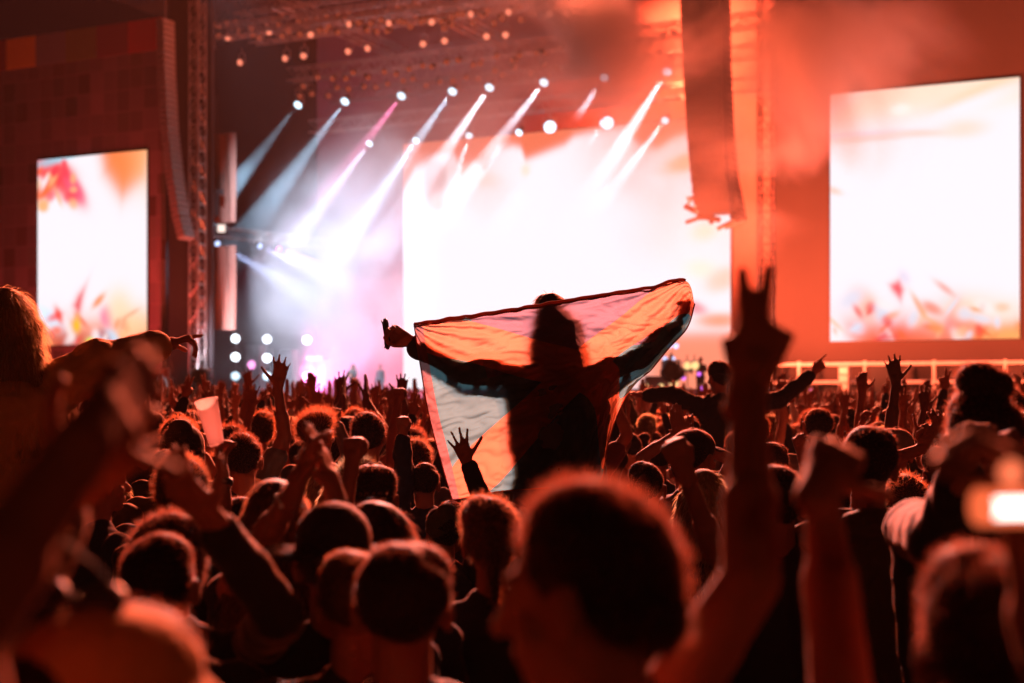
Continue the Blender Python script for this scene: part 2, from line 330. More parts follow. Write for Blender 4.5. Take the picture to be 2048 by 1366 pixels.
# ---- par lamps
M['parlens'] = emis('warm par lens', (1, .24, .14), 1.25)
M['parlens2'] = emis('dim par lens', (1, .16, .08), .26)
M['beamlens'] = emis('white beam lens', (.62, .84, 1), 2.6)
M['blindlens'] = emis('blinder lens', (.85, .92, 1), 6.0)
M['pinklens'] = emis('pink lens', (1, .35, .8), 2.2)
M['violetlens'] = emis('violet lens', (.75, .15, 1.), 1.8)
M['amberlens'] = emis('amber lens', (1, .62, .25), 1.4)
M['bluelens'] = emis('pale blue lens', (.5, .62, 1), 1.8)
def can(name, pos, dirv, r, L, lens, label, group, cat='stage lamp', hang=.45):
    """a lamp: can, yoke, lens"""
    o = empty(name, pos); d = Vector(dirv).normalized(); m = MB()
    m.tube([-d * L, -d * L * .4, Vector((0, 0, 0))], r * .75, 10, r * 1.05); m.build('housing', M['black'], o, True)
    y = MB(); a = d.cross(Vector((0, 0, 1)));
    a = a.normalized() if a.length > .1 else U
    c = -d * L * .5
    y.tube([c + a * r * 1.1, c + a * r * 1.1 + Vector((0, 0, hang)), c - a * r * 1.1 + Vector((0, 0, hang)), c - a * r * 1.1], r * .12, 5)
    y.tube([c + Vector((0, 0, hang)), c + Vector((0, 0, hang + .3))], r * .12, 5)
    y.build('yoke', M['steel'], o)
    k = MB(); k.disc(d * .012, d, r, 14); k.build('lens', lens, o)
    return tag(o, label, cat, group)
def ordn(i):
    i += 1; return str(i) + ('th' if 10 < i % 100 < 14 else {1: 'st', 2: 'nd', 3: 'rd'}.get(i % 10, 'th'))
def scatter_cans(protos, pts, label, group):
    out = []
    for i, (p, rz) in enumerate(pts):
        c = copy_tree(protos[i % len(protos)]); c.location = p; c.rotation_euler = (0, 0, rz); c['label'] = label.replace('par lamp', 'par lamp, ' + ordn(i) + ' from the left,'); c['group'] = group; out.append(c)
    return out
toward = (Vector((0, 0, 1.5)) - st(20, 0, 20)).normalized()
pars = [can('par_lamp', (0, 0, -50), toward + Vector((x, 0, z)), .165, .42, ln, 'x', 'x') for x, z, ln in ((-.25, -.1, M['parlens']), (.2, -.4, M['parlens2']), (-.5, -.3, M['parlens2']), (.0, 0.1, M['parlens2']))]
for o in pars: o['category'] = 'stage lamp'
def prow(x0, x1, y0, y1, off, n, jit=8):
    r_ = []
    for i in range(n):
        x = x0 + (x1 - x0) * (i + rng.uniform(-.25, .25)) / (n - 1); y = y0 + (y1 - y0) * (x - x0) / (x1 - x0) + rng.uniform(-jit, jit)
        t, o_, z = sp(x, y, off); r_.append((st(t, off, z), rng.uniform(-.5, .5)))
    return r_
big = [(412, 132), (480, 125), (570, 117), (607, 112), (696, 103), (735, 97), (846, 88), (889, 82), (973, 73), (1011, 70), (1133, 26), (1160, 20), (1222, 12)]
scatter_cans(pars[:1], [(st(*[sp(x, y, 1.5)[i] for i in (0, 1, 2)]), rng.uniform(-.2, .2)) for x, y in big], 'bright salmon par lamp on the lowest front roof row', 'bright par lamps of the front row')
scatter_cans([pars[3], pars[1], pars[0], pars[2]], prow(420, 1240, 84, 4, 1.5, 42, 11), 'small glowing par lamp under the front roof truss', 'small par lamps under the front roof truss')
scatter_cans([pars[1], pars[2], pars[3]], prow(430, 1180, 52, -20, 4.5, 34, 9), 'small dim par lamp on the second roof truss', 'small par lamps on the second roof truss')
scatter_cans([pars[1], pars[3], pars[2]], prow(440, 1200, 66, 26, 3.0, 40, 16), 'small dim par lamp between the two front roof trusses', 'small par lamps between the front trusses')
scatter_cans([pars[2], pars[1]], prow(610, 1350, 165, 75, 6.4, 30, 8), 'small dim par lamp on the high middle truss', 'small par lamps on the high middle truss')
scatter_cans([pars[3], pars[1]], prow(600, 1345, 190, 108, 8.2, 30, 9), 'small par lamp hanging beside the white beam lamps', 'par lamps of the middle roof truss')
for o in pars:
    for c in list(o.children): dele(c)
    dele(o)
# ---- beam lamps: each a housing with a lit lens and a narrow spot
BD = None
def beam(px, py, off, tx, ty, toff, power, col, lens, label, group, size=15, r=.24):
    t, o_, z = sp(px, py, off); pos = st(t, off, z); a, b_, c = sp(tx, ty, toff); tg = st(a, toff, c)
    d = (tg - pos).normalized(); o = can('beam_lamp', pos, (toward * .55 + d * .45), r, .5, lens, label, group)
    spot('lamp_light', o, pos + d * .35, tg, power, col, size, .4, .08)
    return o
blue = (.45, .75, 1); pk = (1, .25, .55); wh = (.70, .82, 1)
BP = 0.9e6 * BEAM
bl = [(596, 210, 500, 330, blue, .9), (690, 203, 600, 325, blue, .6), (803, 192, 720, 300, pk, .35), (905, 183, 800, 330, blue, .5),
      (979, 175, 880, 320, wh, .9), (1088, 165, 985, 300, wh, .9), (1209, 155, 1110, 300, wh, .9), (1334, 143, 1230, 310, wh, .8)]
for i, (x, y, tx, ty, c, k) in enumerate(bl):
    beam(x, y, 8.2, tx, ty, 7.4, BP * k, c, M['beamlens'], 'beam lamp throwing a %s shaft, %s from the left in the upper row' % ('pink' if c == pk else 'pale', ['first', 'second', 'third', 'fourth', 'fifth', 'sixth', 'seventh', 'eighth'][i]), 'beam lamps of the upper row', 12)
bl2 = [(739, 287, 660, 390, blue, .6), (832, 281, 740, 420, blue, .55), (938, 271, 900, 400, wh, .35), (1038, 265, 960, 330, wh, .3), (1207, 247, 1150, 330, wh, .3), (1330, 241, 1270, 320, wh, .5)]
for i, (x, y, tx, ty, c, k) in enumerate(bl2):
    beam(x, y, 9.3, tx, ty, 8.6, BP * k, c, M['beamlens'], 'beam lamp above the central screen, %s from the left in the lower row' % ['first', 'second', 'third', 'fourth', 'fifth', 'sixth'][i], 'beam lamps of the lower row', 12, .2)
for i, (x, y) in enumerate(((1100, 254), (1215, 246), (1102, 258))):
    t, o_, z = sp(x, y, 9.4); can('flood_lamp', st(t, 9.4, z), toward, .33 if i < 2 else .2, .4, M['beamlens'], 'white flood lamp just above the screen edge, %s' % ['left of centre', 'right of centre', 'small and lowest'][i], 'flood lamps above the screen')
for i, (x, y, l_, c, tx, ty) in enumerate(((435, 487, 'bluelens', (.5, .6, 1), 560, 560), (520, 492, 'bluelens', (.5, .5, 1), 620, 540), (557, 498, 'pinklens', (1, .3, .8), 660, 540))):
    beam(x, y, 4 + i, tx, ty, 5 + i, 1.0e5 * BEAM, c, M[l_], '%s lamp under the short side truss' % ['pale blue', 'lilac', 'pink'][i], 'lamps under the side truss', 14, .17)
t, _, z = sp(453, 459, 3); m = MB(); m.box((0, 0, 0), .5, .3, .5); o = empty('work_lamp', st(t, 2.6, z)); m.build('housing', M['black'], o)
m = MB(); m.box((0, -.17, 0), .42, .03, .42); m.build('lens', emis('work lens', (1, .8, .7), 1.3), o); tag(o, 'square white work lamp at the end of the side truss', 'stage lamp')
# ---- blinder columns on the deck at stage left
bp = [(471, 677), (534, 678), (614, 680), (471, 714), (534, 716), (471, 752), (534, 752), (614, 752)]
for i, (x, y) in enumerate(bp):
    t, _, z = sp(x, y, 9); o = can('floor_blinder', st(t, 9, z), toward, .26, .35, M['blindlens'] if y < 740 else M['pinklens2'] if 'pinklens2' in M else M['beamlens'],
        'round white blinder, %s lamp of the %s' % ({677: 'top', 678: 'top', 680: 'top', 714: 'middle', 716: 'middle', 752: 'bottom'}[y], {471: 'leftmost lamp stand', 534: 'second lamp stand', 614: 'third lamp stand'}[x]), 'round blinders on the lamp stands')
for i, x in enumerate((471, 534, 614)):
    t, _, z = sp(x, 660, 9.2); m = MB(); m.tube([st(t, 9.4, DZ), st(t, 9.4, z)], .05)
    m.tube([st(t - .5, 9.0, DZ + .03), st(t + .5, 9.8, DZ + .03)], .04); m.tube([st(t + .5, 9.0, DZ + .03), st(t - .5, 9.8, DZ + .03)], .04)
    tag(m.build('lamp_stand', M['black'], loc=st(t, 9.4, DZ)), '%s upright stand holding round white blinders' % ['leftmost', 'second', 'third'][i], 'lamp stand', 'stands of the round blinders')
def rack(px0, px1, py, off, rowsn, label, mt, lens=None):
    t0 = sp(px0, 0, off)[0]; t1 = sp(px1, 0, off)[0]; z = sp(px0, py, off)[2]; o = empty('equipment_rack', st((t0 + t1) / 2, off, DZ)); base = Vector(o.location)
    m = MB(); w = t1 - t0; m.sbox(t0, t1, off, off + .7, DZ, z); m.v = [tuple(Vector(p) - base) for p in m.v]; m.build('cabinet', mt, o)
    for k in range(rowsn):
        zz = (z - DZ) * (k + .5) / rowsn; q = MB(); c = Vector((0, 0, zz)) - N * .03
        q.tube([c, c - N * .06], min(w, (z - DZ) / rowsn) * .32, 12); q.build('speaker_cone', lens if (lens and k % 2 == 0) else M['case'], o)
    return tag(o, label, 'equipment')
rack(490, 518, 690, 9.5, 4, 'tall rack between the first two lamp stands', M['case'], M['pinklens'])
rack(560, 584, 700, 10.0, 3, 'narrow rack of speakers right of the second lamp stand', M['case'])
# ---- musicians and instruments are placed after the people builder
# ---- tan side banners
def banner(px0, px1, py0, py1, off, label, mt):
    t0 = sp(px0, 0, off)[0]; t1 = sp(px1, 0, off)[0]; z1 = sp((px0 + px1) / 2, py0, off)[2]; z0 = sp((px0 + px1) / 2, py1, off)[2]; base = st(t0, off, z0)
    nx, nz = 28, 16; V = []; Fc = []
    for s_ in (0, .03):
        for j in range(nz):
            for i in range(nx):
                x = i / (nx - 1); y = j / (nz - 1); V.append(tuple(st(t0 + (t1 - t0) * x, off + .12 * math.sin(x * 19 + y * 2) * (1 - .4 * y) + s_, z0 + (z1 - z0) * y) - base))
    for s_ in (0, 1):
        b = s_ * nx * nz
        for j in range(nz - 1):
            for i in range(nx - 1):
                q = (b + j * nx + i, b + j * nx + i + 1, b + (j + 1) * nx + i + 1, b + (j + 1) * nx + i); Fc.append(q if s_ == 0 else q[::-1])
    me = bpy.data.meshes.new('cloth_banner'); me.from_pydata(V, [], Fc); me.materials.append(mt); me.polygons.foreach_set('use_smooth', [True] * len(me.polygons))
    o = link(bpy.data.objects.new('cloth_banner', me)); o.location = base; return tag(o, label, 'banner', 'cloth banners beside the left tower')
banner(412, 470, 268, 446, 1.6, 'upper orange lit cloth banner right of the left tower', M['tan_cloth'])
banner(412, 470, 492, 660, 1.8, 'lower rumpled cloth banner right of the left tower', M['tan_cloth'])
t, _, z = sp(436, 412, 1.2); m = MB(); m.box((0, 0, 0), .22, .25, 1.15); m.box((.12, 0, .75), .5, .25, .3); m.tube([(0, 0, .5), (0, 0, 6)], .02); o = m.build('hanging_speaker', M['black']); o.location = st(t, 1.1, z); tag(o, 'small dark speaker hanging in front of the upper banner', 'speaker')
# ---- line arrays
def line_array(label, pts, n, w, dpt, group, mt, cab2=None):
    """pts: pixel path on the stage front plane, cabinets follow the J curve"""
    off = pts[0][2]; P = [st(*sp(x, y, off)) for x, y, _ in pts]; cum = [0]
    for a, b in zip(P, P[1:]): cum.append(cum[-1] + (b - a).length)
    o = empty('line_array', P[0]); L = cum[-1]
    def ev(s):
        for i in range(len(P) - 1):
            if s <= cum[i + 1] or i == len(P) - 2:
                f = (s - cum[i]) / (cum[i + 1] - cum[i]); return P[i].lerp(P[i + 1], f), (P[i + 1] - P[i]).normalized()
    for i in range(n):
        c, d = ev(L * (i + .5) / n); h = L / n * .80; X = (U - d * U.dot(d)).normalized(); Y = d.cross(X).normalized(); base = Vector(o.location)
        m = MB(); hw = w / 2; 
        m.box(c - base, w, dpt, h, (X, Y, d)); m.box(c - base + Y * (-dpt / 2 - .03 if Y.y > 0 else dpt / 2 + .03), w * .9, .05, h * .8, (X, Y, d))
        m.build('speaker_cabinet', mt, o)
    m = MB(); base = Vector(o.location)
    for sx in (-1, 1): m.tube([p - base + U * (sx * w * .42) + N * .1 for p in P], .03, 5)
    m.tube([Vector((0, 0, 0)), Vector((0, 0, 6))], .04, 5); m.build('rigging_chain', M['steel'], o)
    return tag(o, label, 'speaker array', group)
M['cab'] = mat('weathered speaker grille', (.30, .26, .24), .6)
line_array('curved hanging speaker array beside the left tower', [(331, 40, -1.2), (334, 150, -1.2), (340, 260, -1.2), (350, 350, -1.2), (362, 430, -1.2), (374, 478, -1.2)], 40, .5, .9, 'hanging line arrays', M['cab'])
line_array('hanging speaker array in smoke beside the right tower', [(1444, -40, -1.2), (1446, 120, -1.2), (1452, 260, -1.2), (1462, 360, -1.2), (1478, 440, -1.2)], 38, .5, .9, 'hanging line arrays', M['black'])
# broad dark array hung in front of the central screen's right side
o = empty('line_array', st(*sp(1400, 300, -2.4))); base = Vector(o.location)
ys = np.linspace(-60, 428, 24)
for i in range(23):
    y0, y1 = ys[i], ys[i + 1]; xl = np.interp(y0, [-60, 100, 260, 340, 430], [1358, 1364, 1374, 1381, 1392]); xr = np.interp(y0, [-60, 300, 430], [1441, 1446, 1462])
    a = sp(xl, 0, -2.4)[0]; b = sp(xr, 0, -2.4)[0]; z1 = sp(1400, y0, -2.4)[2]; z0 = sp(1400, y1, -2.4)[2] + .012
    m = MB(); m.sbox(a, b, -2.4, -1.5, z0, z1); m.v = [tuple(Vector(p) - base) for p in m.v]; m.build('speaker_cabinet', M['black'], o)
m = MB()
for x0, y0, x1, y1, r_ in ((1372, 445, 1420, 428, .09), (1395, 432, 1440, 440, .12), (1435, 458, 1470, 440, .09), (1400, 440, 1405, 425, .1), (1422, 448, 1425, 428, .1), (1378, 400, 1392, 392, .1), (1370, 412, 1395, 425, .12), (1450, 455, 1490, 440, .1)):
    m.tube([st(*sp(x0, y0, -2.3)) - base, st(*sp(x1, y1, -2.3)) - base], r_, 8)
m.build('cable_bundle', M['black'], o)
for x, y in ((1378, 405), (1390, 413), (1394, 424), (1376, 396)): m = MB(); m.disc(st(*sp(x, y, -2.55)) - base, -N, .09); m.build('indicator_lamp', M['parlens'], o)
m = MB(); m.tube([Vector((0, 0, 5)), Vector((0, 0, 14))], .05); m.build('rigging_chain', M['black'], o)
tag(o, 'broad dark speaker array hanging before the right side of the central screen', 'speaker array', 'hanging line arrays')
# ---- right platform with railing
RO = -1.5; tR0 = sp(1500, 0, RO)[0]; tR1 = sp(2500, 0, RO)[0]; pz = sp(1800, 792, RO)[2]
m = MB(); m.sbox(tR0, tR1, RO - .3, -.2, 0, pz - .05); tag(m.build('side_platform', M['deck'], loc=st(tR0, RO, 0)), 'low dark platform in front of the right wing wall', 'platform')
o = empty('guard_rail', st(sp(1540, 0, RO)[0], RO, pz)); base = Vector(o.location)
def rel(m): m.v = [tuple(Vector(p) - base) for p in m.v]; return m
for yy, r_ in ((727, .075), (764, .075), (788, .05)):
    z = sp(1800, yy, RO)[2]
    segs = ((1540, 2400),) if yy != 788 else ((1600, 1742), (1795, 2400))
    for a, b in segs:
        m = MB(); m.tube([st(sp(a, 0, RO)[0], RO, z), st(sp(b, 0, RO)[0], RO, z)], r_, 8); rel(m).build('rail', M['rail'], o)
for x in (1540, 1598, 1730, 1868, 2010, 2160, 2320):
    t = sp(x, 0, RO)[0]; m = MB(); m.tube([st(t, RO + .02, pz - .04), st(t, RO + .02, sp(1800, 721, RO)[2])], .07, 8); rel(m).build('post', M['rail'], o)
tag(o, 'metal guard rail with three bars along the right platform', 'railing')
t0 = sp(1678, 0, RO - .4)[0]; t1 = sp(1699, 0, RO - .4)[0]; o = empty('speaker_box', st(t0, RO - .2, pz)); base = Vector(o.location)
m = MB(); m.sbox(t0, t1, RO - .5, RO - .1, pz - .04, sp(1690, 733, RO)[2]); rel(m).build('cabinet', M['case'], o)
for k in range(3):
    q = MB(); z = sp(1690, 742 + 16 * k, RO)[2]; q.sbox(t0 + .04, t1 - .04, RO - .56, RO - .51, z - .13, z + .13); rel(q).build('grille', M['rail'], o)
tag(o, 'tall pale speaker box standing at the guard rail', 'speaker')
t0 = sp(1744, 0, RO)[0]; t1 = sp(1793, 0, RO)[0]; m = MB(); m.sbox(t0, t1, RO - .35, RO - .1, pz - .2, sp(1770, 735, RO)[2]); m.sbox(t0 - .04, t1 + .04, RO - .42, RO - .3, sp(1770, 737, RO)[2], sp(1770, 732, RO)[2])
tag(m.build('flight_case', M['black'], loc=st(t0, RO, pz)), 'dark upright case standing in the gap of the guard rail', 'case')
# ---- the lamps that light the haze, the wings and the crowd
def flood(pos, target, power, col, size, label, r=.5, lens='parlens', rad=.6):
    pos = Vector(pos); d = (Vector(target) - pos).normalized(); o = can('flood_lamp', pos, d, r, .5, M[lens], label, 'big flood lamps of the stage')
    spot('lamp_light', o, pos + d * .3, target, power, col, size, .6, rad); return o
SAL = (1, .175, .085); OR = (1, .125, .05); RD = (1, .085, .07)
def sx(t_, off, z): return st(tA + (tB - tA) * t_, off, z)
for tt, k_, wd_ in ((.30, .5, 'first'), (.44, 1.0, 'second'), (.58, 1.4, 'third'), (.70, 1.6, 'fourth'), (.86, 1.5, 'fifth'), (1.04, 1.5, 'sixth')):
    flood(sx(tt, -2.0, 26.2), (-2 + 5 * tt, 6, 1), k_ * 1e6 * KEY, SAL, 60, 'added rim light flood lamp on the roof edge, %s from the left' % wd_)  # added floods above the view give the crowd its orange rim light
for tt, wd_ in ((.50, 'left'), (.66, 'right')):
    flood(sx(tt, -2.2, 25.6), at(1120, 745, 6.9), 0.46e6 * KEY, (.80, .90, 1), 3.2, 'added cool white lamp for screen light on the flag, roof edge, %s one of two' % wd_, .3, 'beamlens', .45)  # added pair standing in for the central screen's white light on the flag
# orange wash filling the stage house and the right wing
flood(sx(.97, 5, 2.1), sx(.6, 12, 24), 6.5e5 * WASH, OR, 100, 'flood lamp on the deck at stage right, aimed upward')
flood(sx(.70, 12, 24.5), sx(.72, 17, 18), 2.6e5 * WASH, OR, 150, 'flood lamp behind the central screen top')
flood(st(R0 - 4, -9, 3), st(R0 + 2, 0, 14), 4.6e5 * WASH, OR, 120, 'flood lamp in the pit before the right wing wall')
flood(st(R1 + 4, -12, 3), st(R1, 0, 15), 3.2e5 * WASH, OR, 120, 'flood lamp in the pit right of the large screen')
flood(st(L1 + 1, -8, 3), st(L1 - 4, 0, 12), 4.5e4 * WASH, RD, 130, 'flood lamp in the pit before the left wing wall')
flood(sx(.10, -4, 3), sx(.0, 1.5, 12), 3e4 * WASH, OR, 80, 'flood lamp in the pit under the lattice tower')
# white wash into the smoke at stage left
flood(sx(.16, -7, 24.5), sx(.20, 7.5, 7), 4.2e6 * SMK, (.68, .80, 1), 46, 'pale blue flood lamp on the roof edge aimed down into the white smoke', .3, 'beamlens')
flood(sx(.02, -4, 2.6), sx(.2, 8, 8.0), 4.5e5 * SMK, (.95, .84, 1), 75, 'white flood lamp in the pit aimed up into the smoke', .3, 'beamlens')
flood(sx(.06, 6.5, 2.2), sx(.1, 9.5, 4), 4e5 * SMK, (1, .12, .5), 120, 'magenta flood lamp on the deck behind the lamp stands', .3, 'pinklens')

o = can('flood_lamp', Vector((7, -30, 8)), (-.2, 1, -.15), .4, .5, M['parlens2'], 'added warm fill lamp behind the viewer', 'big flood lamps of the stage')
spot('lamp_light', o, Vector((7, -29.5, 8)), (-1, 6, 1.5), 0.95e3, (1, .34, .14), 70, .6, .4)  # added unseen fill light on the backs and arms of the near crowd
# ================================================================== PEOPLE
def vx(*a): return Vector(a)
TOPM = {}
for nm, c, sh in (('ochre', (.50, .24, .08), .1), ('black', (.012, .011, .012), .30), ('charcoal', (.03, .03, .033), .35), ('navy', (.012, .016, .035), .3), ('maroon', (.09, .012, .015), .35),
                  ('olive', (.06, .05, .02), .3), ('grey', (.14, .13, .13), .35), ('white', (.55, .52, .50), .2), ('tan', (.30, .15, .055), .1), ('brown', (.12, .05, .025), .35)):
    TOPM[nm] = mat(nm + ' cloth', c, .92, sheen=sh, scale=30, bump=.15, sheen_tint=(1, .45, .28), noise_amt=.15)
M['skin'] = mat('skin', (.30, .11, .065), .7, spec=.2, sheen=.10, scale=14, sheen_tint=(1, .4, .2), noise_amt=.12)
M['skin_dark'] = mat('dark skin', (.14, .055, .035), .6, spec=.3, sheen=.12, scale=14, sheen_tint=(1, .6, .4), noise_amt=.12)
M['denim'] = mat('dark denim', (.03, .035, .06), .9, scale=20)
def hair_mat(name, base, strand):
    a = mat(name, base, .75, spec=.25, sheen=.12, scale=60, noise_amt=.4, sheen_tint=(1, .4, .2))
    m, nt, n, l = nodes(name + ' strands'); b = n['Principled BSDF']; b.inputs['Base Color'].default_value = (*[c * .10 for c in strand], 1); b.inputs['Roughness'].default_value = .45
    t = n.new('ShaderNodeBsdfTranslucent'); t.inputs['Color'].default_value = (*[min(1, c * 1.9) for c in strand], 1)
    mx = n.new('ShaderNodeMixShader'); mx.inputs[0].default_value = .5; l.new(b.outputs[0], mx.inputs[1]); l.new(t.outputs[0], mx.inputs[2]); l.new(mx.outputs[0], n['Material Output'].inputs['Surface'])
    return a, m
HAIR = {'dark': hair_mat('dark hair', (.012, .008, .007), (.22, .08, .045)), 'brown': hair_mat('brown hair', (.05, .025, .014), (.38, .15, .07)), 'blond': hair_mat('blond hair', (.22, .13, .06), (.62, .42, .24))}

SPH = {}
def sphere(n, m):
    if (n, m) not in SPH:
        V = [(0, 0, -1)]
        for j in range(1, m):
            p = -math.pi / 2 + math.pi * j / m
            V += [(math.cos(p) * math.cos(2 * math.pi * i / n), math.cos(p) * math.sin(2 * math.pi * i / n), math.sin(p)) for i in range(n)]
        V.append((0, 0, 1)); Fc = [(0, 1 + (i + 1) % n, 1 + i) for i in range(n)]
        for j in range(m - 2):
            for i in range(n):
                a = 1 + j * n; Fc.append((a + i, a + (i + 1) % n, a + n + (i + 1) % n, a + n + i))
        L = len(V) - 1; a = 1 + (m - 2) * n; Fc += [(L, a + i, a + (i + 1) % n) for i in range(n)]
        SPH[(n, m)] = (V, Fc)
    return SPH[(n, m)]
TEX = bpy.data.textures.new('cloth_folds', 'CLOUDS'); TEX.noise_scale = .11; TEX.noise_depth = 2
class Blob:
    """rounded limbs and lumps that a voxel remesh fuses into one skin"""
    def __init__(s): s.v = []; s.f = []
    def ell(s, c, r, Rm=None, n=14, m=10):
        V, Fc = sphere(n, m); b = len(s.v); c = Vector(c)
        if isinstance(r, (int, float)): r = (r, r, r)
        for p in V:
            q = Vector((p[0] * r[0], p[1] * r[1], p[2] * r[2]))
            if Rm is not None: q = Rm @ q
            s.v.append(tuple(c + q))
        s.f += [tuple(b + i for i in f) for f in Fc]
    def cap(s, p0, p1, r0, r1, side=None, wide=1., n=12, m=8):
        p0 = Vector(p0); p1 = Vector(p1); d = p1 - p0
        if d.length < 1e-5: d = Vector((0, 0, 1e-4))
        d.normalize()
        a = Vector(side) if side is not None else d.orthogonal(); a = (a - d * a.dot(d)).normalized(); b_ = d.cross(a)
        V, Fc = sphere(n, m); b = len(s.v)
        for p in V:
            c, r = (p0, r0) if p[2] < -1e-6 else (p1, r1)
            s.v.append(tuple(c + a * p[0] * r * wide + b_ * p[1] * r + d * p[2] * r))
        # the middle ring sits at p1, so add one more ring at p0 by splitting: done with an extra short capsule
        s.f += [tuple(b + i for i in f) for f in Fc]
    def chain(s, pts, rs, side=None, wide=1.):
        for i in range(len(pts) - 1): s.cap(pts[i], pts[i + 1], rs[i], rs[i + 1], side, wide)
    def mesh(s, name, voxel, smooth=2, disp=0., adapt=0.):
        me = bpy.data.meshes.new(name); me.from_pydata(s.v, [], s.f); o = bpy.data.objects.new('tmp', me); COL.objects.link(o)
        r = o.modifiers.new('r', 'REMESH'); r.mode = 'VOXEL'; r.voxel_size = voxel; r.adaptivity = adapt; r.use_smooth_shade = True
        if disp:
            d = o.modifiers.new('d', 'DISPLACE'); d.texture = TEX; d.strength = disp; d.mid_level = .5
        if smooth:
            k = o.modifiers.new('s', 'SMOOTH'); k.factor = .5; k.iterations = smooth
        dg = bpy.context.evaluated_depsgraph_get(); out = bpy.data.meshes.new_from_object(o.evaluated_get(dg)); out.name = name
        bpy.data.objects.remove(o); bpy.data.meshes.remove(me)
        out.polygons.foreach_set('use_smooth', [True] * len(out.polygons))
        return out
def cap_full(B, p0, p1, r0, r1, side=None, wide=1.):
    B.cap(p0, p1, r0, r1, side, wide)

POSE = {  # per finger (index, middle, ring, little) bends of the three joints; thumb (towards palm, bend); spread
    'open': ([(.05, .1, .05)] * 4, (.15, .1), .26), 'spread': ([(0, .05, .05)] * 4, (.0, .0), .42), 'relaxed': ([(.3, .4, .2), (.35, .45, .25), (.4, .5, .3), (.45, .5, .3)], (.4, .3), .12),
    'flat': ([(.05, .05, .05)] * 4, (.3, .1), .03),
    'fist': ([(1.35, 1.6, 1.0)] * 4, (1.1, .8), 0), 'point': ([(.02, .05, .03)] + [(1.2, 1.5, .9)] * 3, (.9, .6), 0), 'peace': ([(.05, .05, .03), (.02, .05, .03), (1.55, 1.6, .9), (1.6, 1.6, .9)], (1.5, 1.0), .36),
    'grip': ([(.8, 1.0, .6)] * 4, (.7, .5), .05), 'droop': ([(.05, .12, .08), (.9, .8, .4), (1.0, .9, .4), (.8, .6, .3)], (.6, .4), .1)}
def hand(B, w, d, pn, right, pose, k=1., infl=0.):
    d = Vector(d).normalized(); pn = Vector(pn); pn = (pn - d * pn.dot(d)).normalized(); t = d.cross(pn)
    if not right: t = -t
    curls, th, spread = POSE[pose]; w = Vector(w)
    offs = (.030, .0105, -.010, -.029); ln = (.074, .082, .076, .060); rad = (.0095, .0098, .0092, .0082)
    if pose == 'peace': rad = (.0118, .012, .0095, .0085)
    B.cap(w - d * .03 * k, w + d * .03 * k, .024 * k, .024 * k, t, 1.25)
    for o_, r in zip(offs, (.0145, .0145, .014, .013)):
        B.cap(w + d * .02 * k + t * o_ * .65 * k, w + d * .086 * k + t * o_ * k, r * k, (r - .002) * k)
    B.ell(w + d * .04 * k + t * .024 * k + pn * .008 * k, .018 * k)
    for i in range(4):
        p = w + d * (.088 - (.004 if i in (0,) else .01 if i == 3 else 0)) * k + t * offs[i] * k
        f = (d + t * spread * offs[i] / .03).normalized() if spread else d.copy(); ang = 0.; r = rad[i] * k
        fx = (f - t * f.dot(t)).normalized()
        for j, q in enumerate((.44, .31, .25)):
            ang += curls[i][j]; dirn = (f * math.cos(ang) + pn * math.sin(ang)).normalized()
            p2 = p + dirn * ln[i] * q * k; B.cap(p, p2, r, r * .92); p = p2; r *= .92
    p = w + d * .028 * k + t * .03 * k; f = (d * .62 + t * .78 + pn * .15).normalized()
    if th[0] > .6: f = (d * .8 + t * .35 + pn * .55).normalized()
    a = 0; r = .0125 * k
    for j, q in enumerate((.038, .034, .028)):
        a += (0, th[0] * .6, th[1])[j]; dirn = (f * math.cos(a) + (pn * .5 - t * .85).normalized() * math.sin(a)).normalized()
        p2 = p + dirn * q * k; B.cap(p, p2, r, r * .88); p = p2; r *= .9
def ik(sh, wr, bend, up=.29, fo=.262):
    v = wr - sh; L = v.length; mx = (up + fo) * .995
    if L > mx: k = L / mx; up *= k; fo *= k
    a = (up * up - fo * fo + L * L) / (2 * L); h = math.sqrt(max(up * up - a * a, 0)); u = v.normalized()
    b = Vector(bend); b = b - u * b.dot(u)
    b = b.normalized() if b.length > 1e-4 else u.orthogonal().normalized()
    return sh + u * a + b * h
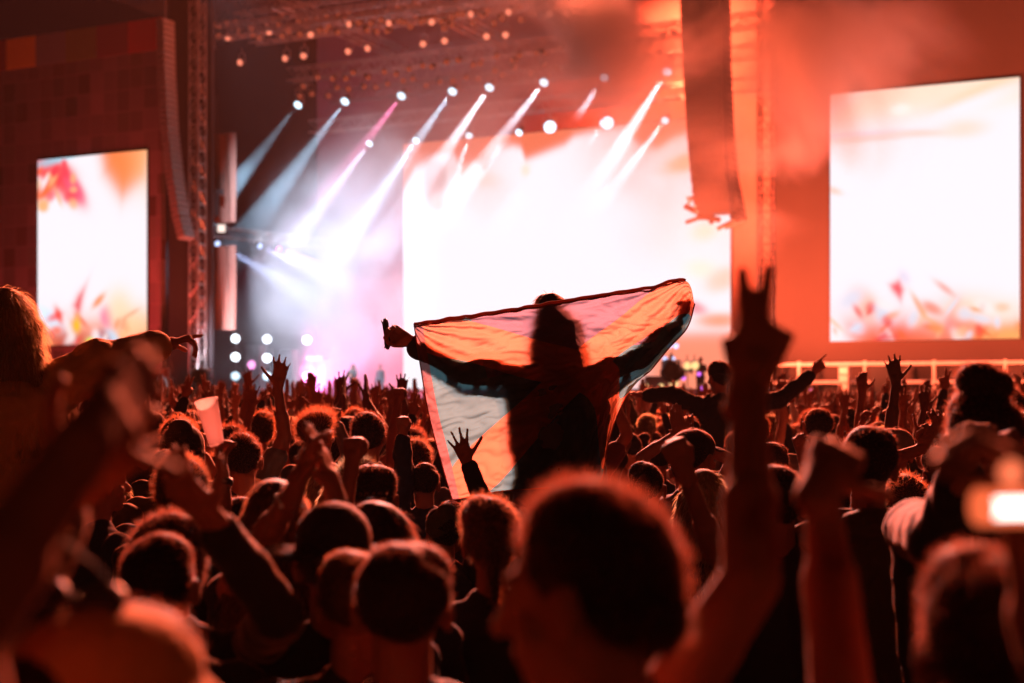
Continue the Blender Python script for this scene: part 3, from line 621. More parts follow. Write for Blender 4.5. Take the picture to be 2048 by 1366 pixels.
def make_person(spec, name='person'):
    """spec: arms {side: dict(w, dir, palm, pose, elbow/bend)} in body space, body 1.76 m tall, +y is away from the viewer"""
    g = spec.get; vox = g('voxel', .0075); seat = g('seated', False); fem = g('fem', False); sw = .165 if fem else .185; bulk = g('bulk', 1.)
    skin = M[g('skin', 'skin')]; lean = g('lean', 0.)
    yaw, pit, rol = g('head', (0, 0, 0)); piv = vx(0, 0, 1.52)
    Hm = Matrix.Translation(piv) @ Matrix.Rotation(yaw, 4, 'Z') @ Matrix.Rotation(pit, 4, 'X') @ Matrix.Rotation(rol, 4, 'Y') @ Matrix.Translation(-piv)
    H3 = Hm.to_3x3()
    def hp(*a): return Hm @ vx(*a)
    B = Blob()
    # head with face
    B.ell(hp(0, -.008, 1.655), (.074, .092, .096), H3); B.ell(hp(0, .02, 1.605), (.060, .074, .083), H3); B.ell(hp(0, .066, 1.552), (.028, .024, .022), H3)
    B.cap(hp(0, .088, 1.648), hp(0, .112, 1.612), .009, .0145); B.ell(hp(0, .088, 1.582), (.024, .012, .007), H3); B.ell(hp(0, .086, 1.571), (.021, .012, .007), H3)
    B.cap(hp(-.04, .076, 1.668), hp(.04, .076, 1.668), .011, .011)
    for s_ in (-1, 1):
        B.ell(hp(s_ * .031, .078, 1.648), .0125); B.ell(hp(s_ * .05, .055, 1.61), (.018, .02, .02))
        Re = H3 @ Matrix.Rotation(s_ * .35, 3, 'Z'); B.ell(hp(s_ * .083, -.004, 1.628), (.013, .022, .034), Re)
        B.cap(hp(s_ * .090, -.014, 1.655), hp(s_ * .084, -.006, 1.60), .008, .009)
    B.cap(vx(0, -.02, 1.40), hp(0, -.012, 1.585), .064 * (1 if not fem else .86), .055 * (1 if not fem else .88))
    # torso
    T = [((-.07, 0, .93), (.07, 0, .93), .102 * bulk, .102 * bulk, None, 1), ((0, 0, .97), (0, -.005, 1.17), .118 * bulk, .118 * bulk, (1, 0, 0), 1.32), ((0, -.005, 1.17), (0, -.012, 1.34), .118 * bulk, .122 * bulk, (1, 0, 0), 1.45)]
    for a in T: B.cap(*a)
    
    for s_ in (-1, 1): B.cap((s_ * .03, -.02, 1.435), (s_ * sw * .85, -.012, 1.392), .056, .056)
    # legs
    LEG = {}
    for s_ in (-1, 1):
        if seat: pts = [vx(s_ * .09, .02, .92), vx(s_ * .15, .36, .86), vx(s_ * .14, .40, .42), vx(s_ * .14, .50, .36)]
        else: pts = [vx(s_ * .09, 0, .90), vx(s_ * .10, .015, .50), vx(s_ * .105, -.01, .075), vx(s_ * .12, .14, .045)]
        LEG[s_] = pts; B.chain(pts[:3], [.092, .060, .038]); B.cap(pts[2], pts[3], .04, .032)
    # arms
    ARM = {}
    for side, s_ in (('L', -1), ('R', 1)):
        a = g('arms', {}).get(side)
        sh = vx(s_ * sw, -.012, 1.405)
        if a is None: a = dict(w=vx(s_ * .26, .05, .86), dir=(0, .15, -1), palm=(-s_, 0, 0), pose='relaxed', bend=(s_ * .3, -1, 0))
        w = Vector(a['w']); up = max(0, min(1, (w.z - 1.35) / .5)); sh = sh + vx(-s_ * .015 * up, .01 * up, .05 * up)
        e = Vector(a['elbow']) if a.get('elbow') is not None else ik(sh, w, a.get('bend', (s_, -.2, -.6)))
        ARM[side] = (sh, e, w, a)
        B.chain([sh, e, w], [.052 * bulk, .040, .0265]); B.cap(sh.lerp(e, .25), sh.lerp(e, .6), .05 * bulk, .046); B.cap(e.lerp(w, .12), e.lerp(w, .4), .043, .040)
        B.cap(vx(s_ * .1, -.012, 1.38), sh, .06, .056)
        hand(B, w + (w - e).normalized() * .012, a['dir'], a['palm'], side == 'R', a['pose'], a.get('k') or 1.06)
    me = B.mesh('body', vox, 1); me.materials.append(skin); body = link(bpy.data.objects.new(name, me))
    # clothes
    inf = g('loose', .016); cl = Blob(); sl = g('sleeve', 'long')
    for p0, p1, r0, r1, sd, wd in T[0:]: cl.cap(p0, p1, r0 + inf, r1 + inf, sd, wd)
    
    for s_ in (-1, 1): cl.cap((s_ * .03, -.02, 1.43), (s_ * sw * .85, -.012, 1.388), .054 + inf, .053 + inf)
    for side in 'LR':
        sh, e, w, a = ARM[side]; s_ = -1 if side == 'L' else 1
        cl.cap(vx(s_ * .1, -.012, 1.36), sh, .056 + inf, .050 + inf)
        if sl != 'none':
            if sl == 'short': cl.cap(sh, sh.lerp(e, .55), .048 * bulk + inf, .050 * bulk + inf)
            else:
                cl.chain([sh, e, e.lerp(w, .86)], [.049 * bulk + inf, .044 + inf, .036 + inf * .6])
                cl.cap(e.lerp(w, .80), e.lerp(w, .9), .038 + inf * .6, .036 + inf * .6)
    if g('hood'):
        cl.ell((0, -.09, 1.46), (.11, .07, .06)); cl.cap((-.07, -.04, 1.47), (.07, -.04, 1.47), .05, .05)
    else: cl.cap((-.03, -.015, 1.455), (.03, -.015, 1.455), .058, .058)
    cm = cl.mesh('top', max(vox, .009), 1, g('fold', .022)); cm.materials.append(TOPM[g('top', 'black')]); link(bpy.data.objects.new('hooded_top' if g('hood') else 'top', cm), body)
    tr = Blob()
    tr.cap((-.08, 0, .92), (.08, 0, .92), .128 * bulk, .128 * bulk)
    for s_ in (-1, 1): tr.chain(LEG[s_][:3], [.105, .078, .06])
    tm = tr.mesh('trousers', .02, 1, .02); tm.materials.append(M['denim']); link(bpy.data.objects.new('trousers', tm), body)
    # hair and headwear
    hc = g('haircol', 'dark'); hs = g('hair', 'short'); sd = random.Random(g('seed', 1)); hb = Blob()
    nstr, ln, droop, jitter = {'short': (2000, .011, .15, .6), 'buzz': (2400, .006, 0, .5), 'messy': (3000, .034, .0, .7), 'curly': (3200, .035, .1, 1.1), 'long': (3400, .045, 1.2, .35), 'bun': (2400, .014, .3, .5), 'buns': (2400, .014, .3, .6),
                               'pony': (2600, .02, .6, .4), 'bald': (0, 0, 0, 0), 'spiky': (1800, .045, -.5, .35)}[hs]
    nstr = int(nstr * g('dens', 1.)); ln *= g('hl', 1.)
    if hs != 'bald':
        th = {'buzz': .004, 'curly': .028, 'messy': .016, 'long': .018, 'spiky': .012}.get(hs, .011) * g('hl', 1.) ** .5
        v1, v2, v3 = sd.uniform(-.003, .005), sd.uniform(-.004, .006), sd.uniform(-.005, .006); hb.ell(hp(0, -.026, 1.672), (.071 + th + v1, .086 + th + v2, .087 + th + v3), H3, 18, 12)
        hb.ell(hp(sd.uniform(-.03, .03), sd.uniform(-.02, .02), 1.715), (.056 + th, .064 + th, .045 + th * 1.2), H3); hb.ell(hp(sd.uniform(-.02, .02), -.06, 1.68), (.062 + th, .05 + th, .06 + th), H3)
        for ec, er in g('extra', ()): hb.ell(hp(*ec), er, H3); hb.ell(hp(0, -.048, 1.625), (.062 + th * .7, .056 + th * .8, .058), H3)
        if hs == 'curly': hb.ell(hp(0, -.03, 1.64), (.1, .1, .11), H3)
        if hs == 'spiky': hb.ell(hp(0, .035, 1.74), (.055, .06, .035), H3); hb.ell(hp(0, -.02, 1.75), (.055, .06, .02), H3)
        if hs == 'long':
            L_ = g('length', 1.)
            for q in range(-3, 4): hb.chain([hp(q * .026, -.075 + abs(q) * .012, 1.64), vx(q * .034, -.105 + abs(q) * .006, 1.45), vx(q * .036 + sd.uniform(-.02, .02), -.14, 1.45 - .26 * L_ + sd.uniform(-.04, .04))], [.045, .036, .015])
            for s_ in (-1, 1): hb.chain([hp(s_ * .075, -.01, 1.66), hp(s_ * .088, -.015, 1.55), vx(s_ * .11, -.03, 1.42), vx(s_ * .125, .0, 1.42 - .2 * L_)], [.03, .03, .028, .012])
        if hs == 'bun': hb.ell(hp(-.02, -.04, 1.79), (.05, .045, .04)); hb.ell(hp(.03, -.05, 1.775), .035)
        if hs == 'buns':
            for s_ in (-1, 1): hb.ell(hp(s_ * .058, -.02, 1.775), (.036, .036, .04))
        if hs == 'pony': hb.chain([hp(0, -.09, 1.70), hp(0, -.15, 1.67), hp(.01, -.15, 1.5)], [.025, .032, .015])
        hm = hb.mesh('hair', g('hvox', .008), 1, .022 if hs != 'curly' else .04); hm.materials.append(HAIR[hc][0]); hm.materials.append(HAIR[hc][1])
        nv = len(hm.vertices); co = np.empty(nv * 3, np.float32); hm.vertices.foreach_get('co', co); co = co.reshape(-1, 3); no = np.empty(nv * 3, np.float32); hm.vertex_normals.foreach_get('vector', no); no = no.reshape(-1, 3)
        if nstr:
            rs = np.random.RandomState(g('seed', 1)); Hi = np.array(Hm.inverted()); ch = co @ Hi[:3, :3].T + Hi[:3, 3]
            okv = np.where(~((ch[:, 1] > .035) & (ch[:, 2] < 1.70)))[0]; ix = okv[rs.randint(0, len(okv), nstr)]; p = co[ix] - no[ix] * .004; d = no[ix] + rs.normal(0, jitter * .5, (nstr, 3)); d[:, 2] -= droop
            d /= np.linalg.norm(d, axis=1)[:, None] + 1e-6; L_ = ln * rs.uniform(.4, 1.25, (nstr, 1)) + .004; d2 = d + rs.normal(0, jitter * .4, (nstr, 3)); d2[:, 2] -= droop * .6; d2 /= np.linalg.norm(d2, axis=1)[:, None] + 1e-6
            sd_ = np.cross(d, rs.normal(0, 1, (nstr, 3))); sd_ /= np.linalg.norm(sd_, axis=1)[:, None] + 1e-6; wd = g('sw', .0007)
            a = p - sd_ * wd; b = p + sd_ * wd; q = p + d * L_ * .5; c1 = q + sd_ * wd * .8; c0 = q - sd_ * wd * .8; e1 = q + d2 * L_ * .5
            V = np.stack([a, b, c1, c0, e1], 1).reshape(-1, 3)
            hv = [tuple(v) for v in co.tolist()] + [tuple(v) for v in V.tolist()]; polys = [tuple(f.vertices) for f in hm.polygons]; nb = len(polys)
            for i in range(nstr):
                k = nv + i * 5; polys.append((k, k + 1, k + 2, k + 3)); polys.append((k + 3, k + 2, k + 4))
            h2 = bpy.data.meshes.new('hair'); h2.from_pydata(hv, [], polys); h2.materials.append(HAIR[hc][0]); h2.materials.append(HAIR[hc][1])
            mi = np.zeros(len(polys), np.int32); mi[nb:] = 1; h2.polygons.foreach_set('material_index', mi); h2.polygons.foreach_set('use_smooth', [True] * len(polys)); bpy.data.meshes.remove(hm); hm = h2
        link(bpy.data.objects.new('hair', hm), body)
    hat = g('hat')
    if hat:
        kb = Blob(); nm = hat
        if hat == 'beanie': kb.ell(hp(0, -.012, 1.685), (.094, .108, .095), H3, 18, 12); kb.ell(hp(0, -.012, 1.655), (.097, .112, .05), H3, 18, 8); kb.ell(hp(0, -.05, 1.765), (.05, .05, .035), H3)
        if hat in ('cap', 'cap_back'):
            s_ = 1 if hat == 'cap' else -1; kb.ell(hp(0, -.01, 1.69), (.09, .106, .082), H3, 18, 12); nm = 'cap'
            for q in range(-3, 4): kb.cap(hp(q * .021, s_ * .07 - .01, 1.678), hp(q * .021, s_ * (.165 - abs(q) * .008) - .01, 1.668), .007, .006)
            kb.ell(hp(0, -.01, 1.773), .009)
        if hat == 'bucket_hat':
            kb.ell(hp(0, -.01, 1.70), (.09, .104, .075), H3, 18, 12)
            for q in range(28):
                w = q / 28 * 2 * math.pi; kb.cap(hp(.085 * math.cos(w), .1 * math.sin(w) - .01, 1.68), hp(.135 * math.cos(w), .15 * math.sin(w) - .01, 1.635), .010, .007)
        if hat == 'brim_hat':
            kb.ell(hp(0, -.01, 1.70), (.092, .106, .095), H3, 18, 12)
            for q in range(30):
                w = q / 30 * 2 * math.pi; kb.cap(hp(.08 * math.cos(w), .095 * math.sin(w) - .01, 1.668), hp(.17 * math.cos(w), .18 * math.sin(w) - .01, 1.662 + .015 * abs(math.cos(w))), .009, .007)
        km = kb.mesh(nm, .006, 2); km.materials.append(TOPM[g('hatcol', 'black')]); link(bpy.data.objects.new(nm, km), body)
    return body, ARM, Hm
def finish(o, label, group=None): return tag(o, label, 'person', group)
CUST = []   # (x, y) of people already placed
def put(px, ytop, d, label, rz=0., zoff=None, seatz=False, arms=None, width=None, group=None, register=True, **spec):
    """a person whose head top is seen at px,ytop, d metres away; arms are given as photo points with depth offsets"""
    if 3.9 < d < 9 and not spec.get('seated') and spec.pop('far', True): d *= 1.17
    top = at(px, ytop, d); hatk = .02 if spec.get('hat') or spec.get('hair') in ('curly', 'spiky', 'messy') else .005
    if spec.get('seated') or zoff is not None:
        s = width or 1.0; root = vx(top.x, top.y, top.z - (1.752 + hatk) * s)
    else:
        s = top.z / (1.752 + hatk); root = vx(top.x, top.y, 0)
    s3 = Vector((s, s, s)) if not width or spec.get('seated') else Vector((width, width, s))
    Mw = Matrix.Translation(root) @ Matrix.Rotation(rz, 4, 'Z') @ Matrix.Diagonal((*s3, 1)); Mi = Mw.inverted(); R3 = Matrix.Rotation(-rz, 3, 'Z')
    A = {}
    for side, a in (arms or {}).items():
        if a is None: continue
        q = dict(a); w = at(a['w'][0], a['w'][1], d + a['w'][2]); q['w'] = Mi @ w
        tip = at(a['tip'][0], a['tip'][1], d + (a['tip'][2] if len(a['tip']) > 2 else a['w'][2])); q['dir'] = R3 @ (tip - w)
        q['palm'] = R3 @ Vector(a.get('palm', (0, 1, 0)))
        if a.get('el'): q['elbow'] = Mi @ at(a['el'][0], a['el'][1], d + a['el'][2])
        A[side] = q

    spec['arms'] = A
    o, ARM, Hm = make_person(spec); o.matrix_world = Mw
    if register: CUST.append((root.x, root.y))
    finish(o, label, group); return o, Mw, ARM, Hm
# ================================================================== PEOPLE ONE CAN POINT AT
AW = (0, 1, 0); TW = (0, -1, 0); DN = (0, 0, -1)
def S_(w, tip, pose, palm=AW, el=None, k=None): return dict(w=w, tip=tip, pose=pose, palm=palm, el=el, k=k)
# --- the flag bearer on someone's shoulders
FB, FBM, FBA, _ = put(1118, 596, 7.0, 'person seated on shoulders, arms flung wide behind the translucent flag', seated=True, width=1.06, hair='long', length=.25, hl=1.0, haircol='brown', top='black', sleeve='long', voxel=.006, bulk=1.2, loose=.034, fold=.03, head=(0, 0, R(-10)),
    arms={'L': S_((826, 686, -.10), (778, 662, -.10), 'grip', (.1, -1, -.2), (935, 738, -.07)), 'R': S_((1347, 640, -.06), (1372, 572, -.08), 'grip', (-.3, -1, 0), (1275, 706, -.05))})
put(1112, 905, 7.12, far=False, label= 'person carrying the flag bearer on the shoulders, hidden behind the flag', hair='short', top='charcoal', hl=.8)
# --- girl on shoulders pointing, far left
put(12, 592, 5.6, 'person with long wavy blond hair in an ochre coat, pointing with an outstretched arm', seated=True, width=1.12, fem=True, hair='long', haircol='blond', hl=1.5, length=1.0, dens=2.4, sw=.0007, seed=11, extra=(((.09, -.03, 1.54), (.035, .05, .06)), ((.13, -.04, 1.46), (.04, .04, .05)), ((.10, -.09, 1.36), (.04, .04, .07)), ((.07, .0, 1.62), (.045, .06, .07)), ((.06, -.12, 1.26), (.03, .03, .07)), ((-.04, -.12, 1.22), (.03, .03, .08))), top='ochre', sleeve='long', loose=.044, fold=.035, bulk=1.05, rz=R(12), head=(R(10), 0, 0), voxel=.006,
    arms={'R': S_((322, 694, .3), (372, 676, .36), 'droop', (0, -.1, -1), (196, 726, .12))})
put(20, 905, 5.75, far=False, label= 'person hidden under the pointing one in the ochre coat', hair='short', top='charcoal')
# --- person with outstretched arms raised above the crowd at right
put(1438, 722, 12.0, 'person in a dark jacket and cap riding on shoulders, both arms stretched out sideways', seated=True, width=1.08, hat='cap_back', hair='short', hood=True, top='black', sleeve='long', loose=.03, fold=.05, head=(R(25), 0, 0),
    arms={'L': S_((1290, 790, 0), (1240, 780, 0), 'relaxed', DN, (1345, 790, 0)), 'R': S_((1625, 746, 0), (1650, 722, 0), 'point', (0, 1, -.2), (1558, 800, 0))})
put(1440, 880, 12.1, 'person carrying the one with outstretched arms', hair='short', top='charcoal')
# --- nearest heads
put(1196, 962, 1.72, 'nearest person, big blurred dark head turned left, right hand raised in a V sign', hair='messy', hl=.5, dens=1.6, seed=4, extra=(((0, -.075, 1.66), (.066, .05, .075)), ((-.02, -.09, 1.615), (.045, .04, .05))), top='black', sleeve='none', skin='skin', rz=R(62), head=(R(6), R(-8), 0), hvox=.006, width=1.02,
    arms={'R': S_((1498, 790, .32), (1545, 640, .35), 'peace', AW, (1502, 1160, .14), 1.05)})
put(806, 1098, 2.65, 'person with short round haircut and lit ear, low in the middle of the picture', hair='short', hl=.8, top='black', seed=5, dens=1.6, width=1.0)
put(716, 1106, 3.0, 'person whose hair edge glows orange, half hidden left of the round haircut', hair='buzz', haircol='brown', hl=1.2, top='black', seed=6, dens=1.5, width=.98)
put(984, 1004, 3.89, 'person with tied back hair glowing orange at both sides, in front of the flag hem', hair='pony', haircol='brown', fem=True, top='black', seed=7, width=.88, dens=1.5, hl=1.2)
put(322, 1076, 3.15, 'person with a round short haircut behind the tan hat, lower left', hair='short', hl=.9, top='black', seed=8, dens=1.6)
put(340, 1036, 3.6, 'person with a bushy dark haircut right behind the round short haircut', hair='curly', hl=.8, top='black', seed=9, dens=1.4)
cp = put(232, 1216, 1.6, 'person at lower left in a tan bucket hat with sunglasses pushed up on it', hair='short', hat='bucket_hat', hatcol='ochre', top='tan', rz=R(-80), seed=10, loose=.02, width=1.06)
put(668, 1020, 3.3, 'person in a broad dark brimmed hat, one hand raised left', hat='brim_hat', hair='short', hatcol='black', top='black', width=.98,
    arms={'L': S_((428, 1046, -.55), (352, 965, -.6), 'relaxed', (.4, 1, .3), (560, 1230, -.35))}, sleeve='long')
put(770, 1020, 3.7, 'person with dark hair and a glinting hair clip right of the broad hat', hair='long', length=.5, top='black', fem=True, seed=12, rz=R(-20))
put(886, 1016, 5.2, 'person in an olive knitted beanie beside the flag hem', hat='beanie', hatcol='olive', hair='short', top='charcoal', rz=R(25))
put(742, 928, 4.3, 'person in a dark cap worn backwards left of the flag', hat='cap_back', hair='short', top='navy', seed=13, width=1.05)
put(712, 918, 4.8, 'person with fluffy blond hair just behind the backwards cap', hair='messy', haircol='blond', top='black', seed=14, hl=.8)
put(200, 903, 4.5, 'person with a shaved head and a bare ear, looking right, left side of the crowd', hair='buzz', haircol='brown', hl=1.6, top='navy', rz=R(-50), seed=15)
put(196, 862, 5.3, 'person with combed dark hair behind the shaved head at left', hair='messy', hl=.6, top='black', rz=R(-30), seed=16)
put(368, 915, 4.2, 'person with glowing tousled hair behind the raised blurred hand', hair='messy', haircol='brown', hl=.8, top='black', seed=17, dens=1.5)
put(345, 900, 4.9, 'person in a black cap left of the tousled head', hat='cap_back', hair='short', top='black', seed=18)
put(366, 850, 5.3, 'person in a smooth black beanie left of the plastic cup', hat='beanie', hair='short', top='black')
put(362, 834, 6.1, 'person with a fringe of lit hair behind the smooth black beanie', hair='messy', haircol='brown', hl=.7, top='black', seed=19)
put(296, 828, 6.6, 'person with neat dark hair near the left edge of the crowd', hair='short', top='navy', seed=20)
put(488, 866, 5.8, 'person with short lit hair directly right of the plastic cup', hair='messy', hl=.6, top='black', seed=21)
put(636, 822, 7.1, 'person with spiky hair in profile, left of the flag', hair='spiky', haircol='brown', top='black', rz=R(-35), seed=22, dens=1.4)
put(740, 832, 7.0, 'person with a tall flat haircut and glowing neck left of the flag', hair='short', hl=2.0, top='black', rz=R(-15), seed=23)
cup = put(470, 1000, 4.3, 'person with a parted hairline raising a plastic cup', hair='short', hl=1.1, top='black', sleeve='short', seed=24,
    arms={'L': S_((446, 952, -.05), (430, 880, -.02), 'grip', (1, .3, 0), (452, 1080, -.1))})
clap = put(560, 975, 3.9, 'person with long wispy lit hair, clapping both hands above the head', hair='long', haircol='brown', hl=.9, dens=1.5, length=.8, fem=True, top='black', sleeve='none', seed=25, rz=R(-10),
    arms={'L': S_((588, 985, -.5), (610, 890, -.5), 'relaxed', (1, .2, 0), (520, 1090, -.3)), 'R': S_((668, 985, -.45), (636, 895, -.45), 'flat', (-1, .2, 0), (690, 1090, -.3))})
put(850, 930, 6.6, 'person in a padded dark sleeve punching a fist up, left of the flag', hair='short', top='navy', sleeve='long', seed=26, loose=.026, fold=.05,
    arms={'L': S_((806, 872, -.1), (804, 830, -.1), 'fist', AW, (808, 965, -.05))})
put(1018, 1010, 6.1, 'person spreading one hand in front of the flag', far=False, hair='short', top='black', sleeve='long', seed=27,
    arms={'L': S_((936, 930, -.0), (914, 870, -.0), 'spread', AW, (966, 1000, .02))}, rz=R(0))
put(1294, 928, 5.4, 'person with a smooth round head and a short ponytail, right of the flag', hair='pony', haircol='dark', hl=.5, top='black', seed=28, rz=R(-12))
put(1262, 868, 8.9, 'person with short hair and lit ears right beside the flag edge', hair='buzz', top='maroon', seed=29)
put(1316, 884, 7.6, 'person with cropped hair half behind the blurred fist', hair='short', hl=.7, top='black', seed=30)
put(1388, 857, 5.5, 'person in a large dark cap, behind the blurred fist', hat='cap', hair='short', top='black', rz=R(-40), seed=31, width=1.1)
put(1368, 905, 6.9, 'person holding two open hands up before the raised dark jacket', hair='short', top='black', sleeve='none', seed=32,
    arms={'L': S_((1352, 868, 0), (1346, 805, 0), 'flat', AW), 'R': S_((1386, 885, 0), (1374, 835, 0), 'open', AW)})
put(1556, 940, 4.0, 'person with a glowing hairline right of the V sign arm, raising a fist', hair='short', hl=1.2, top='black', sleeve='none', seed=33,
    arms={'L': S_((1372, 950, -.5), (1346, 890, -.5), 'fist', AW, (1432, 1110, -.25))})
put(1542, 890, 6.3, 'person behind, pointing one finger up right of the V sign arm', hair='short', top='black', sleeve='none', seed=34,
    arms={'R': S_((1606, 915, -.3), (1594, 850, -.3), 'point', TW, (1622, 1020, -.2))})
put(1634, 822, 8.6, 'person with a flat top haircut outlined in orange', hair='short', hl=1.6, top='grey', seed=35)
put(1736, 862, 4.0, 'person in an olive hooded top with bare neck, behind the blurred right hand', hair='short', hood=True, top='olive', seed=36, width=1.03, rz=R(-12))
put(1790, 856, 6.2, 'person in a pale banded cap looking back over the shoulder', hat='cap_back', hatcol='grey', hair='short', top='black', rz=R(140), seed=37,
    arms={'R': None})
put(1884, 900, 5.6, 'person pointing a finger up beside an open palm, right side', hair='short', top='black', sleeve='none', seed=38,
    arms={'L': S_((1852, 895, 0), (1838, 842, 0), 'point', TW), 'R': S_((1896, 885, 0), (1884, 835, 0), 'relaxed', AW)})
put(1962, 788, 3.8, 'tall person with a topknot, dark against the guard rail', hair='bun', top='black', hood=True, sleeve='long', seed=39, loose=.03, fem=True, dens=1.3, hl=1.2,
    arms={'L': S_((1925, 950, -.5), (1945, 880, -.5), 'fist', (.6, -.6, 0), (1880, 1080, -.3)), 'R': S_((2040, 960, -.4), (2005, 890, -.4), 'fist', (-.6, -.6, 0), (2080, 1080, -.3))})
put(1996, 768, 5.6, 'person with bushy hair behind the topknot, right edge', hair='curly', hl=.6, top='black', seed=44)
ph = put(1985, 1118, 1.75, 'person at lower right, one bare arm up, lit phone in the other hand', hair='short', haircol='dark', hl=1.2, dens=1.3, top='black', sleeve='none', seed=40, rz=R(-10),
    arms={'L': S_((1642, 990, .2), (1690, 890, .3), 'relaxed', (.2, 1, 0), (1672, 1275, .15)), 'R': S_((2062, 1110, -.35), (2036, 1010, -.35), 'grip', (-1, .2, 0), (2110, 1300, -.3))})
# blurred bare arm crossing the left edge, and the hand with a bracelet
put(-420, 1000, 1.25, 'person outside the left edge whose big blurred forearm rises across it', hair='short', top='brown', sleeve='none', loose=.02, seed=41, register=True,
    arms={'R': S_((170, 880, .0), (262, 770, .10), 'flat', (1, .25, .3), (-110, 1290, -.1), .85)})
brc = put(-160, 1010, 2.1, 'person outside the left edge, raising a blurred hand with a glinting bracelet', hair='short', top='black', sleeve='long', seed=42, loose=.02,
    arms={'R': S_((112, 1015, -.35), (196, 930, -.35), 'relaxed', (-.4, .9, 0), (-10, 1240, -.3))})
# ================================================================== THINGS THEY HOLD
def plate(name, mt, v, f, label=None, cat=None, parent=None, smooth=True):
    me = bpy.data.meshes.new(name); me.from_pydata([tuple(p) for p in v], [], f); me.materials.append(mt)
    if smooth: me.polygons.foreach_set('use_smooth', [True] * len(me.polygons))
    o = link(bpy.data.objects.new(name, me), parent)
    if label: tag(o, label, cat)
    return o
# plastic cup
def lathe(m, base, axis, prof, n=20):
    axis = Vector(axis).normalized(); a = axis.orthogonal().normalized(); b = axis.cross(a); V = []
    for h, r in prof:
        for k in range(n): V.append(base + axis * h + (a * math.cos(2 * math.pi * k / n) + b * math.sin(2 * math.pi * k / n)) * r)
    Fc = [(i * n + k, i * n + (k + 1) % n, (i + 1) * n + (k + 1) % n, (i + 1) * n + k) for i in range(len(prof) - 1) for k in range(n)]
    m.add(V, Fc)
m_, nt, n, l = nodes('clear plastic'); b = n['Principled BSDF']; b.inputs['Base Color'].default_value = (.95, .8, .78, 1); b.inputs['Roughness'].default_value = .25
tr = n.new('ShaderNodeBsdfTransparent'); tl = n.new('ShaderNodeBsdfTranslucent'); tl.inputs['Color'].default_value = (1, .75, .7, 1); x1 = n.new('ShaderNodeMixShader'); x2 = n.new('ShaderNodeMixShader'); x1.inputs[0].default_value = .55; x2.inputs[0].default_value = .35
l.new(b.outputs[0], x1.inputs[1]); l.new(tl.outputs[0], x1.inputs[2]); l.new(x1.outputs[0], x2.inputs[1]); l.new(tr.outputs[0], x2.inputs[2]); l.new(x2.outputs[0], n['Material Output'].inputs['Surface']); M['plastic'] = m_
c0 = at(434, 890, 4.98); c1 = at(412, 800, 5.0); ax = (c1 - c0); H = ax.length; m = MB()
lathe(m, Vector((0, 0, 0)), ax, [(0, .001), (0, .024), (.006, .027), (H * .3, .030), (H * .34, .0315), (H * .66, .035), (H * .70, .0365), (H, .040), (H, .042), (H - .006, .042), (H - .007, .039), (H * .3, .0285), (.008, .023), (.008, .001)], 24)
o = m.build('plastic_cup', M['plastic'], smooth=True); o.location = c0; tag(o, 'clear plastic cup held up in one hand left of the flag', 'cup')
# sunglasses in the flag bearer's left hand
def sunglasses(loc, rot, label, s=1., fold=False):
    o = empty('sunglasses', loc); o.rotation_euler = rot; o.scale = (s, s, s); m = MB()
    for sx_ in (-1, 1):
        c = Vector((sx_ * .036, 0, 0)); m.tube([c + Vector((.028 * math.cos(a), 0, .024 * math.sin(a))) for a in np.linspace(0, 2 * math.pi, 17)], .0036, 6, cap=False)
        if fold: m.tube([(sx_ * .066, 0, .008), (sx_ * .064, -.010, .008), (-sx_ * .04, -.012 - .004 * sx_, .006), (-sx_ * .06, -.014, -.006)], .0022, 6)
        else: m.tube([(sx_ * .066, 0, .008), (sx_ * .068, -.06, .008), (sx_ * .066, -.115, .002), (sx_ * .063, -.138, -.018)], .0022, 6)
    m.tube([(-.009, 0, .006), (0, .003, .010), (.009, 0, .006)], .0028, 6); m.build('frame', M['black'], o, True)
    for sx_ in (-1, 1):
        q = MB(); q.add([(sx_ * .036 + .026 * math.cos(a), .0015 * math.cos(3 * a), .022 * math.sin(a)) for a in np.linspace(0, 2 * math.pi, 17)[:-1]], [tuple(range(16))]); q.build('lens', M['glasslens'], o)
    return tag(o, label, 'sunglasses')
M['glasslens'] = mat('mirrored lens', (.25, .2, .18), .2, .8)
sunglasses(at(773, 668, 6.90), (R(10), R(80), R(-50)), 'dark sunglasses dangling from the left hand that holds the flag', 1.15, True)
# sunglasses resting on the tan cap
cpo, cpM, cpA, cpH = cp
sg = sunglasses(cpM @ cpH @ Vector((-.02, -.05, 1.775)), (R(-40), 0, R(-25)), 'sunglasses pushed up on the tan bucket hat', 1.15)
# wristwatch, bracelets
def band(arm, M_, f, r, w, mt, name, label, extra=None):
    sh, e, wv, a = arm; p = e.lerp(wv, f); d = (wv - e).normalized(); s_ = M_.to_scale().x; c = M_ @ p; dw = (M_.to_3x3() @ d).normalized(); m = MB()
    lathe(m, Vector((0, 0, 0)), dw, [(-w, r * .96), (-w, r + .002), (0, r + .004), (w, r + .002), (w, r * .96), (-w, r * .96)], 20)
    o = m.build(name, mt, smooth=True); o.location = c; tag(o, label, name.replace('_', ' '))
    if extra:
        q = MB(); u_ = dw.orthogonal().normalized(); v_ = dw.cross(u_)
        for k in range(extra): 
            a_ = 2 * math.pi * k / extra; c_ = (u_ * math.cos(a_) + v_ * math.sin(a_)) * (r + .006); q.box(c_, .008, .008, .008)
        q.build('bead_row', M['rail'], o)
    return o
band(cup[2]['L'], cup[1], .90, .031, .012, M['black'], 'wrist_band', 'black wrist band under the plastic cup')
hatp = None
band(brc[2]['R'], brc[1], .97, .034, .010, mat('polished brass', (.8, .55, .2), .2, 1.), 'bracelet', 'glinting brass bracelet on the blurred wrist at the left edge', 9)
